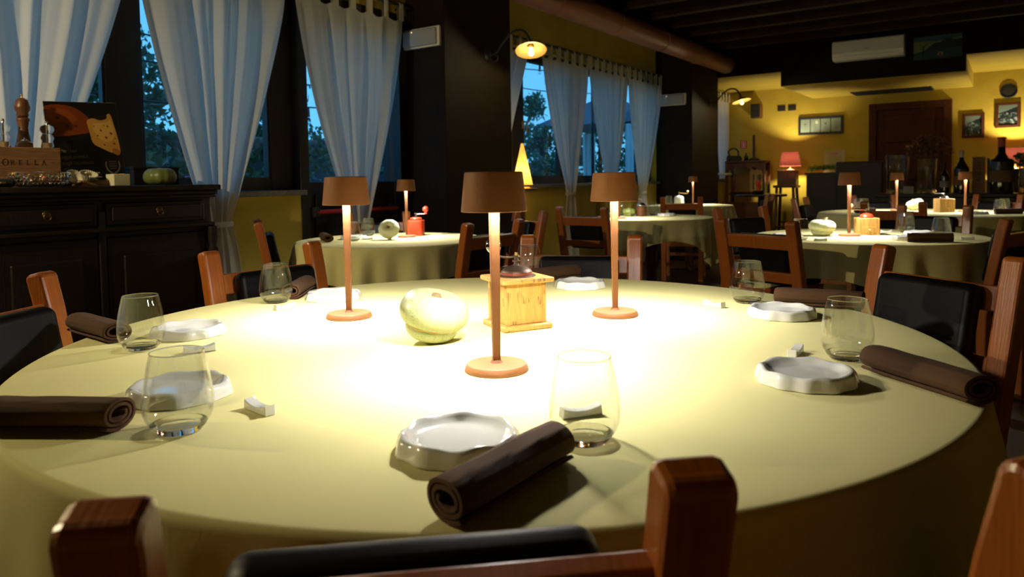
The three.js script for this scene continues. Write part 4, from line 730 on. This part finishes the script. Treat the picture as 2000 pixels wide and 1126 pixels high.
{ // slim cone lamp behind the near pillar on a small stand
  const s = thing('lamp_stand', 'slim dark pedestal stand behind the near pillar', 'stand', [-3.6, 0, -5.36]);
  part('stand_top', lathe([[0, 0.985], [0.13, 0.985], [0.13, 1.0], [0, 1.0]], 28), M.walnut, s); part('stand_column', cyl(0.025, 0.02, 0.965, 0, 0.02, 0), M.walnut, s); part('stand_base', cyl(0.13, 0.11, 0.03, 0, 0, 0), M.walnut, s);
  const l = thing('cone_lamp', 'glowing yellow cone lamp peeking out behind the near pillar', 'lamp', [-3.6, 1.0, -5.36]);
  part('cone_shade', lathe([[0.092, 0.03], [0.012, 0.395], [0.006, 0.4], [0.004, 0.398], [0.09, 0.03]], 36), P({ color: L(0.85, 0.62, 0.18), emissive: L(1, 0.68, 0.16), emissiveIntensity: 0.55, roughness: 0.9, transmission: 0.4, thickness: 0, side: THREE.DoubleSide }), l);
  part('lamp_foot', [cyl(0.07, 0.06, 0.012, 0, 0, 0), cyl(0.008, 0.008, 0.12, 0, 0.01, 0)], M.brass, l);
  part('bulb', ball(0.022, 0, 0.14, 0, 14), S({ color: 0xffffff, emissive: L(1, 0.75, 0.3), emissiveIntensity: 5 }), l);
  pointLight(l, L(1, 0.76, 0.36), 0.25, 0, 0.14, 0, 1.0);
}

{ // split air conditioner on the casing
  const a = thing('air_conditioner', 'white wall air conditioner above the boxed casing', 'air conditioner', [-1.483, 2.505, -10.0]);
  const o = [[0, 0], [0.13, 0], [0.165, 0.03], [0.185, 0.08], [0.185, 0.2], [0.17, 0.235], [0.12, 0.245], [0, 0.245]];
  part('casing', uvm(tf(slab(o, 0.80, 0.008), 0, 0, 0.0, 0, -PI / 2, 0)), M.whitePlastic, a);
  part('front_panel', tf(box(0.77, 0.15, 0.012, 0, 0.15, 0.184, 0.005), 0, 0, 0), P({ color: L(0.72, 0.70, 0.64), roughness: 0.18, clearcoat: 0.6 }), a);
  part('air_flap', tf(box(0.70, 0.045, 0.008, 0, 0, 0, 0.003), 0, 0.028, 0.158, 0.6), M.whitePlastic, a);
  part('badge', box(0.06, 0.012, 0.003, 0.0, 0.115, 0.1915, 0.001), M.greyPlastic, a);
}
function picture(name, label, cat, x0, x1, y0, y1, z, fw, fm, pm, depth = 0.025, mat) {
  const w = x1 - x0, h = y1 - y0, o = thing(name, label, cat, [(x0 + x1) / 2, (y0 + y1) / 2, z]);
  part('frame', [box(w, fw, depth, 0, h / 2 - fw / 2, depth / 2, 0.004), box(w, fw, depth, 0, -h / 2 + fw / 2, depth / 2, 0.004), box(fw, h - 2 * fw, depth, -w / 2 + fw / 2, 0, depth / 2, 0.004), box(fw, h - 2 * fw, depth, w / 2 - fw / 2, 0, depth / 2, 0.004)], fm, o);
  part('print', tf(new THREE.PlaneGeometry(w - 2 * fw + 0.004, h - 2 * fw + 0.004), 0, 0, depth * 0.45), pm, o);
  part('glazing', box(w - 2 * fw + 0.002, h - 2 * fw + 0.002, 0.002, 0, 0, depth * 0.65, 0), M.pane, o);
  return o;
}
const paintPr = print(512, 300, (x) => { x.fillStyle = '#4c5f6e'; x.fillRect(0, 0, 512, 300); x.fillStyle = '#8d8a5a'; x.beginPath(); x.moveTo(0, 60); x.lineTo(260, 70); x.lineTo(512, 40); x.lineTo(512, 130); x.lineTo(0, 210); x.fill();
  x.fillStyle = '#2c3436'; x.beginPath(); x.moveTo(120, 180); x.lineTo(230, 90); x.lineTo(290, 92); x.lineTo(330, 40); x.lineTo(380, 48); x.lineTo(430, 70); x.lineTo(512, 60); x.lineTo(512, 300); x.lineTo(0, 300); x.lineTo(0, 215); x.fill();
  x.fillStyle = '#3f4a46'; x.beginPath(); x.moveTo(0, 240); x.lineTo(200, 190); x.lineTo(512, 170); x.lineTo(512, 300); x.lineTo(0, 300); x.fill(); x.fillStyle = '#b98d6a'; x.beginPath(); x.ellipse(285, 235, 30, 26, 0, 0, 6.3); x.fill(); x.fillStyle = '#6b2f22'; x.fillRect(275, 225, 18, 34);
  x.strokeStyle = '#1d1510'; x.lineWidth = 12; x.beginPath(); x.moveTo(105, 280); x.lineTo(110, 120); x.stroke(); x.lineWidth = 6; x.beginPath(); x.moveTo(110, 150); x.lineTo(65, 105); x.moveTo(110, 140); x.lineTo(150, 90); x.stroke(); });
picture('landscape_painting', 'dark framed landscape painting beside the air conditioner', 'painting', -1.03, -0.47, 2.405, 2.74, -10.0, 0.03, M.darkFace, S({ map: paintPr, roughness: 0.6 }), 0.03);
const certPr = print(640, 240, (x) => { x.fillStyle = '#15110c'; x.fillRect(0, 0, 640, 240); for (let k = 0; k < 4; k++) { x.fillStyle = '#c9c4ad'; x.fillRect(10 + k * 158, 12, 146, 216); x.fillStyle = '#6f6a58'; for (let j = 0; j < 7; j++) x.fillRect(50 + k * 158 + (j % 3) * 6, 60 + j * 20, 66 - (j % 3) * 12, 3); if (k % 2 === 0) { x.beginPath(); x.ellipse(83 + k * 158, 90, 18, 9, 0, 0, 6.3); x.fill(); } } });
picture('certificate_frame', 'long black frame holding four certificates on the yellow wall', 'picture frame', -2.765, -2.115, 1.705, 1.985, ZB, 0.028, M.black, S({ map: certPr, roughness: 0.7 }), 0.03);
const photoPr = (sd) => print(256, 320, (x) => { x.fillStyle = '#9a9a8a'; x.fillRect(0, 0, 256, 320); let s = sd; const r = () => { s = (s * 1664525 + 1013904223) >>> 0; return s / 4294967296; }; x.fillStyle = '#23272b'; x.beginPath(); x.moveTo(0, 130); x.lineTo(120, 90); x.lineTo(256, 30); x.lineTo(256, 320); x.lineTo(0, 320); x.fill(); for (let k = 0; k < 60; k++) { const v = Math.floor(40 + r() * 160); x.fillStyle = 'rgb(' + v + ',' + v + ',' + (v - 10) + ')'; x.beginPath(); x.ellipse(r() * 256, 120 + r() * 190, 6 + r() * 22, 5 + r() * 14, r() * 3, 0, 6.3); x.fill(); } });
picture('photo_frame', 'framed black and white photograph right of the panelled door', 'picture frame', -0.585, -0.322, 1.56, 1.90, ZB, 0.035, M.door, S({ map: photoPr(5), roughness: 0.6 }), 0.03);
picture('photo_frame', 'upper framed photograph below the round wall speaker', 'picture frame', -0.20, 0.08, 1.685, 2.02, ZB, 0.035, M.door, S({ map: photoPr(19), roughness: 0.6 }), 0.03);
{ const o = thing('wall_speaker', 'round black speaker high on the wall above the photograph', 'speaker', [-0.056, 2.178, ZB]);
  part('rim', tf(lathe([[0.098, 0], [0.1, 0.01], [0.095, 0.022], [0.085, 0.024], [0.085, 0.012]], 40), 0, 0, 0, PI / 2), M.black, o); part('grille', tf(lathe([[0, 0.016], [0.05, 0.0155], [0.088, 0.011], [0.088, 0], [0, 0]], 40), 0, 0, 0, PI / 2), M.black, o); }
{ const o = thing('box_speaker', 'small wooden box speaker near the far corner', 'speaker', [-3.39, 2.01, ZB]);
  part('cabinet', box(0.15, 0.225, 0.15, 0, 0.1125, 0.08, 0.005), M.walnut, o); part('grille', box(0.138, 0.21, 0.012, 0, 0.1125, 0.158, 0.005), M.black, o); }
for (const [x, l] of [[-3.023, 'left black switch plate on the yellow wall'], [-2.863, 'right black switch plate nearer the certificate frame']]) { const o = thing('switch_plate', l, 'switch', [x, 2.148, ZB]); part('plate', box(0.12, 0.088, 0.01, 0, 0, 0.005, 0.004), M.black, o); for (let k = -1; k < 2; k++) part('switch', box(0.022, 0.045, 0.006, k * 0.026, 0, 0.012, 0.002), M.black, o); }
{ // fire sign on a thin post standing on the small cabinet's wall side
  const sg = print(128, 160, (x) => { x.fillStyle = '#c01c10'; x.fillRect(0, 0, 128, 160); x.strokeStyle = '#f2e6d8'; x.lineWidth = 10; x.strokeRect(30, 22, 68, 116); x.fillStyle = '#f2e6d8'; x.fillRect(54, 40, 20, 84); });
  const o = thing('fire_sign', 'small red fire extinguisher sign in the far corner', 'sign', [-3.62, 1.535, ZB]); part('sign_plate', box(0.105, 0.13, 0.006, 0, 0.065, 0.003, 0.001), M.redPaint, o); part('sign_print', tf(new THREE.PlaneGeometry(0.103, 0.128), 0, 0.065, 0.0065), S({ map: sg, roughness: 0.5 }), o);
}

// ---------------------------------------------------------------- furniture along the back wall
function shadeLamp(name, label, x, y, z, r0, r1, h, col, power) {
  const o = thing(name, label, 'lamp', [x, y, z], 0, 'fabric shaded lamps at the back wall');
  part('lamp_foot', lathe([[0, 0], [0.06, 0], [0.058, 0.008], [0.012, 0.014], [0.008, 0.06], [0.008, 0.14], [0, 0.14]], 24), M.brass, o);
  part('shade', lathe([[r0, 0.06], [r1, 0.06 + h]], 48), P({ color: col, transmission: 0.05, thickness: 0, roughness: 1, side: THREE.DoubleSide }), o);
  part('bulb', ball(0.028, 0, 0.06 + h * 0.52, 0, 16), S({ color: 0xffffff, emissive: L(1, 0.8, 0.42), emissiveIntensity: 8 }), o);
  pointLight(o, L(1, 0.85, 0.50), power, 0, 0.06 + h * 0.52, 0, 1.3); return o;
}
{ const s = thing('bar_stool', 'tall dark wooden stool carrying a box and the red-shaded lamp', 'stool', [-2.845, 0, -11.52]);
  part('seat', box(0.34, 0.04, 0.30, 0, 0.915, 0, 0.01), M.walnut, s); for (const [a, b] of [[-1, -1], [1, -1], [-1, 1], [1, 1]]) part('leg', tf(box(0.04, 0.90, 0.04, 0, 0.45, 0, 0.006), a * 0.16, 0, b * 0.14, -b * 0.035, 0, a * 0.045), M.walnut, s);
  part('footrest', [box(0.3, 0.03, 0.03, 0, 0.3, 0.14), box(0.3, 0.03, 0.03, 0, 0.36, -0.14)], M.walnut, s); }
{ const b = thing('wooden_box', 'dark wooden box under the red-shaded lamp on the stool', 'box', [-2.825, 0.935, -11.5]); part('box_body', box(0.27, 0.21, 0.2, 0, 0.105, 0, 0.004), M.walnut, b); part('box_lid', box(0.275, 0.02, 0.205, 0, 0.22, 0, 0.004), M.walnut, b); part('box_foot', [box(0.05, 0.012, 0.19, -0.1, 0.006, 0), box(0.05, 0.012, 0.19, 0.1, 0.006, 0)], M.walnut, b); }
shadeLamp('shaded_lamp', 'table lamp with a dusky red shade on the tall stool', -2.792, 1.166, -11.5, 0.162, 0.118, 0.21, L(0.20, 0.045, 0.036), 3.4);
{ const c = thing('side_cabinet', 'low dark display cabinet with greenery on top, right of the stool', 'cabinet', [-2.27, 0, -11.55]);
  part('cabinet_body', box(0.5, 1.08, 0.44, 0, 0.54, 0, 0.006), M.cabinetV, c); part('cabinet_top', box(0.54, 0.035, 0.47, 0, 1.1, 0, 0.006), M.cabinet, c); part('cabinet_door', box(0.4, 0.8, 0.02, 0, 0.52, 0.225, 0.006), M.cabinetV, c);
  const g = thing('green_garland', 'leafy green garland lying on the low display cabinet', 'garland', [-2.27, 1.118, -11.5]), bl = [];
  for (let i = 0; i < 420; i++) { const u = rr(-1, 1); bl.push(tf(blade.clone(), u * 0.26, rr(0.0, 0.05) + 0.03 * (1 - u * u), rr(-0.1, 0.1), rr(-1.5, 1.5), rr(0, 6.3), rr(-0.5, 0.5), [0.014, 0.07, 0.05])); }
  part('leaves', bl, S({ color: L(0.16, 0.27, 0.05), roughness: 0.7, side: THREE.DoubleSide }), g).userData.kind = 'stuff';
  const a = thing('acrylic_sign', 'clear acrylic table sign with red lettering on the low cabinet', 'sign', [-2.205, 1.118, -11.70]);
  part('acrylic_sheet', box(0.29, 0.33, 0.006, 0, 0.165, 0, 0.001), P({ color: L(0.95, 0.95, 0.9), transmission: 0.9, thickness: 0, roughness: 0.08 }), a); part('acrylic_foot', box(0.29, 0.006, 0.09, 0, 0.003, 0.02, 0.001), clear, a);
  part('red_lettering', [-2, -1, 0, 1, 2].map((k) => box(0.018, 0.022 + 0.006 * (k % 2), 0.002, k * 0.021, 0.285, 0.0045, 0.0005)), M.redPaint, a);
}
{ const c = thing('high_back_bench', 'dark upholstered high-backed bench before the panelled door', 'bench', [-1.72, 0, -10.85]);
  part('back', box(0.60, 0.86, 0.1, 0, 0.83, 0, 0.03), M.cabinetV, c); part('seat', box(0.60, 0.12, 0.45, 0, 0.42, 0.26, 0.03), M.leather, c); part('seat_base', box(0.68, 0.36, 0.42, 0, 0.18, 0.24, 0.01), M.cabinetV, c); }
{ // small antique washstand with a scalloped apron
  const c = thing('washstand', 'antique wooden stand with a scalloped apron in the far corner', 'cabinet', [-3.45, 0, -11.55]);
  part('stand_top', box(0.62, 0.03, 0.36, 0, 1.31, 0, 0.008), M.walnut, c);
  for (const [a, b] of [[-1, -1], [1, -1], [-1, 1], [1, 1]]) part('corner_post', box(0.04, 1.295, 0.04, a * 0.29, 0.6475, b * 0.14, 0.005), M.walnut, c);
  const o = [[-0.27, 0.16], [0.27, 0.16], [0.27, 0]]; for (let k = 0; k <= 24; k++) { const u = 0.25 - k / 24 * 0.5; o.push([u, 0.04 + 0.045 * Math.cos(u * 5.5) + 0.018 * Math.cos(u * 45)]); } o.push([-0.27, 0]);
  part('scalloped_apron', tf(uvm(slab(o, 0.02, 0.002)), 0, 1.135, 0.145), M.walnut, c);
  for (const x of [-0.16, 0.13, 0.23]) part('slat', box(0.03, 0.24, 0.016, x, 0.99, 0.13, 0.003), M.walnut, c);
  part('back_board', box(0.56, 0.5, 0.012, 0, 1.04, -0.14, 0.002), M.brass, c);
  part('shelf', box(0.62, 0.025, 0.34, 0, 0.80, 0, 0.006), M.walnut, c); part('lower_box', box(0.6, 0.5, 0.3, 0, 0.42, 0, 0.006), M.walnut, c);
  const t = thing('serving_tray', 'shiny oval metal tray lying on the corner stand shelf', 'tray', [-3.45, 0.813, -11.42]); part('tray_plate', tf(lathe([[0, 0.004], [0.17, 0.004], [0.2, 0.02], [0.204, 0.02], [0.172, 0], [0, 0]], 40), 0, 0, 0, 0, 0, 0, [1.2, 1, 0.6]), M.steel, t);
  const i = thing('clothes_iron', 'old black charcoal clothes iron on the corner stand', 'iron', [-3.655, 1.326, -11.5], 0.2);
  part('iron_body', tf(slab([[-0.11, 0], [0.1, 0], [0.13, 0.02], [0.1, 0.08], [-0.09, 0.09], [-0.11, 0.06]], 0.09, 0.01), 0, 0, 0), M.black, i); part('iron_handle', tube([[-0.07, 0.085, 0], [-0.08, 0.16, 0], [0, 0.2, 0], [0.06, 0.16, 0], [0.07, 0.085, 0]], 0.013, 24), M.black, i);
  const b = thing('dark_bottle', 'small dark bottle beside the old clothes iron', 'bottle', [-3.46, 1.326, -11.5]); part('bottle_body', lathe([[0, 0], [0.035, 0], [0.036, 0.06], [0.014, 0.09], [0.012, 0.12], [0, 0.12]], 24), M.blackGloss, b);
  const p = thing('display_stand', 'thin black upright stand at the end of the corner cabinet', 'stand', [-3.33, 1.326, -11.5]); part('stand_foot', lathe([[0, 0], [0.09, 0], [0.08, 0.03], [0.02, 0.05], [0, 0.05]], 24), M.black, p); part('stand_rod', box(0.035, 0.36, 0.02, -0.01, 0.22, 0, 0.003), M.black, p);
}
{ // round side table with a pot of breadsticks
  const t = thing('side_table', 'low round dark side table with pots before the corner stand', 'table', [-2.93, 0, -10.45]); part('table_top', lathe([[0, 0.79], [0.34, 0.79], [0.35, 0.805], [0.34, 0.82], [0, 0.82]], 48), M.cabinet, t); part('table_leg', cyl(0.05, 0.045, 0.76, 0, 0.03, 0), M.cabinet, t); part('table_foot', cyl(0.22, 0.2, 0.03, 0, 0, 0), M.cabinet, t);
  const p = thing('stick_pot', 'dark pot of reddish breadsticks on the low side table', 'pot', [-2.96, 0.821, -10.4]); part('pot', lathe([[0, 0], [0.07, 0], [0.08, 0.05], [0.076, 0.05], [0.066, 0.006], [0, 0.006]], 28), M.black, p);
  for (let k = 0; k < 12; k++) part('breadstick', tf(cyl(0.005, 0.004, 0.19, 0, 0, 0, 7), rr(-0.045, 0.045), 0.008, rr(-0.045, 0.045), rr(-0.18, 0.18), 0, rr(-0.25, 0.25)), M.redPaint, p);
}

// ---------------------------------------------------------------- counter with vases and bottles at far right
const CY0 = 0.86, CZ = -9.15;
{ const c = thing('counter', 'dark wooden counter carrying vases and bottles at far right', 'counter', [0.2, 0, CZ]); part('counter_top', box(2.9, 0.04, 0.5, 0, 0.84, 0, 0.008), M.cabinet, c); part('counter_body', box(2.8, 0.74, 0.42, 0, 0.45, 0, 0.008), M.cabinet, c); part('plinth', box(2.76, 0.08, 0.38, 0, 0.04, 0, 0.004), M.cabinet, c); for (let k = 0; k < 5; k++) part('counter_door', box(0.5, 0.66, 0.02, -1.12 + k * 0.56, 0.45, 0.215, 0.006), M.cabinetV, c); }
const vaseG = (r, h) => { const t = 0.004; return smooth(N(lathe([[0, 0], [r * 0.9, 0], [r * 0.92, 0.004], [r, h], [r - t, h], [r * 0.92 - t, 0.014], [0, 0.014]], 48))); };
solo('glass_vase', vaseG(0.122, 0.425), M.glass, 'wide clear glass vase on the counter, left of the dried flowers', 'vase', [-1.065, CY0 + 0.001, CZ]);
solo('glass_vase', vaseG(0.10, 0.375), M.glass, 'clear glass vase holding the dried flowers', 'vase', [-0.775, CY0 + 0.001, CZ]);
{ const f = thing('dried_flowers', 'bunch of brown dried hydrangeas in the glass vase', 'flowers', [-0.775, CY0 + 0.016, CZ]), pm = S({ color: L(0.20, 0.10, 0.045), roughness: 0.95, side: THREE.DoubleSide });
  for (const [x, y, z, r] of [[-0.13, 0.44, 0.03, 0.075], [-0.03, 0.50, 0.06, 0.085], [0.07, 0.53, -0.03, 0.09], [0.16, 0.46, 0.03, 0.085], [0.05, 0.44, 0.08, 0.075], [-0.06, 0.55, -0.04, 0.07]]) {
    const pt = []; for (let i = 0; i < 130; i++) { const th = rr(0, 6.3), c = rr(-0.8, 1), s = Math.sqrt(1 - c * c), q = r * rr(0.75, 1.05); pt.push(tf(blade.clone(), x + q * s * Math.cos(th), y + q * c, z + q * s * Math.sin(th), rr(-2, 2), th, rr(-2, 2), 0.026)); }
    const b = part('bloom', pt, pm, f); b.userData.kind = 'stuff'; part('flower_stem', tube([[x * 0.25, 0.0, z * 0.25], [x * 0.4, 0.2, z * 0.4], [x, y, z]], 0.003, 14, 5), M.bark, b);
  } }
function bottle(name, label, x, z, h, r, cap, lab, neck = 0.3) {
  const o = thing(name, label, 'bottle', [x, CY0, z]), y1 = h * 0.55, y2 = h * (1 - neck);
  part('bottle_body', lathe([[0, 0.004], [r * 0.8, 0], [r, 0.006], [r, y1], [r * 0.93, y1 + h * 0.05], [r * 0.62, y2 - h * 0.02], [r * 0.33, y2 + h * 0.06], [r * 0.28, h * 0.88], [0, h * 0.88]], 40), P({ color: L(0.010, 0.013, 0.009), roughness: 0.08, clearcoat: 1 }), o);
  part('capsule', lathe([[r * 0.30, h * 0.82], [r * 0.30, h * 0.965], [r * 0.345, h * 0.968], [r * 0.345, h * 0.992], [r * 0.3, h], [0, h]], 28), cap, o);
  const l = part('label', lathe([[r + 0.0008, h * 0.2], [r + 0.0008, h * 0.40]], 40), lab, o); return o;
}
const labTan = S({ color: L(0.16, 0.09, 0.035), roughness: 0.8 }), capFoil = S({ color: L(0.55, 0.48, 0.30), roughness: 0.5 }), capRed = S({ color: L(0.42, 0.06, 0.02), roughness: 0.5 });
bottle('wine_bottle', 'dark wine bottle with a pale foil cap on the counter', -0.447, CZ + 0.05, 0.46, 0.073, capFoil, labTan);
bottle('magnum_bottle', 'very large dark bottle with a red cap at far right', -0.094, CZ + 0.02, 0.585, 0.114, capRed, labTan, 0.36);
bottle('wine_bottle', 'small dark bottle with a diamond label in front of the door edge', -0.60, CZ + 0.08, 0.33, 0.045, M.black, S({ color: L(0.25, 0.24, 0.2), roughness: 0.8 }));
{ const g = thing('bottle_box', 'upright wooden bottle box with vertical lettering on the counter', 'box', [-0.295, CY0, CZ - 0.1]); part('box_body', box(0.115, 0.385, 0.11, 0, 0.1925, 0, 0.002), M.crate, g);
  const f = await new FontLoader().loadAsync('fonts/droid/droid_serif_regular.typeface.json'), ink = S({ color: L(0.05, 0.02, 0.01), roughness: 0.9 });
  'BOSCO'.split('').forEach((ch, k) => part('letter', tf(tf(new TextGeometry(ch, { font: f, size: 0.04, depth: 0.0008, curveSegments: 4, bevelEnabled: false }), 0, 0, 0, 0, 0, PI / 2), 0.02, 0.12 + k * 0.042, 0.0552), ink, g));
  part('box_edge', box(0.02, 0.37, 0.11, 0.085, 0.185, 0, 0.002), M.black, g); }
{ const c = thing('carafe', 'clear glass carafe with dark plant at the right picture edge', 'carafe', [0.10, CY0, CZ + 0.1]); part('carafe_glass', smooth(N(lathe([[0, 0], [0.05, 0], [0.052, 0.01], [0.045, 0.2], [0.04, 0.3], [0.044, 0.34], [0.042, 0.34], [0.038, 0.3], [0.043, 0.2], [0.048, 0.014], [0, 0.012]], 32))), M.glass, c);
  const bl = []; for (let i = 0; i < 160; i++) bl.push(tf(blade.clone(), rr(-0.07, 0.07), 0.3 + rr(-0.02, 0.1), rr(-0.07, 0.07), rr(-2, 2), rr(0, 6), rr(-2, 2), 0.035)); part('sprig', bl, M.leaf, c); }
shadeLamp('shaded_lamp', 'table lamp with a red shade glowing behind the very large bottle', 0.03, 1.125, -11.55, 0.19, 0.14, 0.21, L(0.20, 0.045, 0.036), 4.2);
{ const s = thing('lamp_table', 'tall dark side table under the right red-shaded lamp', 'table', [0.03, 0, -11.55]); part('table_top', box(0.5, 0.03, 0.4, 0, 1.11, 0, 0.006), M.cabinet, s); part('table_body', box(0.46, 1.095, 0.36, 0, 0.5475, 0, 0.006), M.cabinetV, s); }
solo('price_card', box(0.1, 0.08, 0.003, 0, 0.04, 0, 0.001), S({ color: L(0.35, 0.33, 0.26), roughness: 0.8 }), 'small pale card leaning on the counter behind the left far lamp', 'card', [-0.93, CY0, CZ + 0.2], 0);

renderer.render(scene, camera);
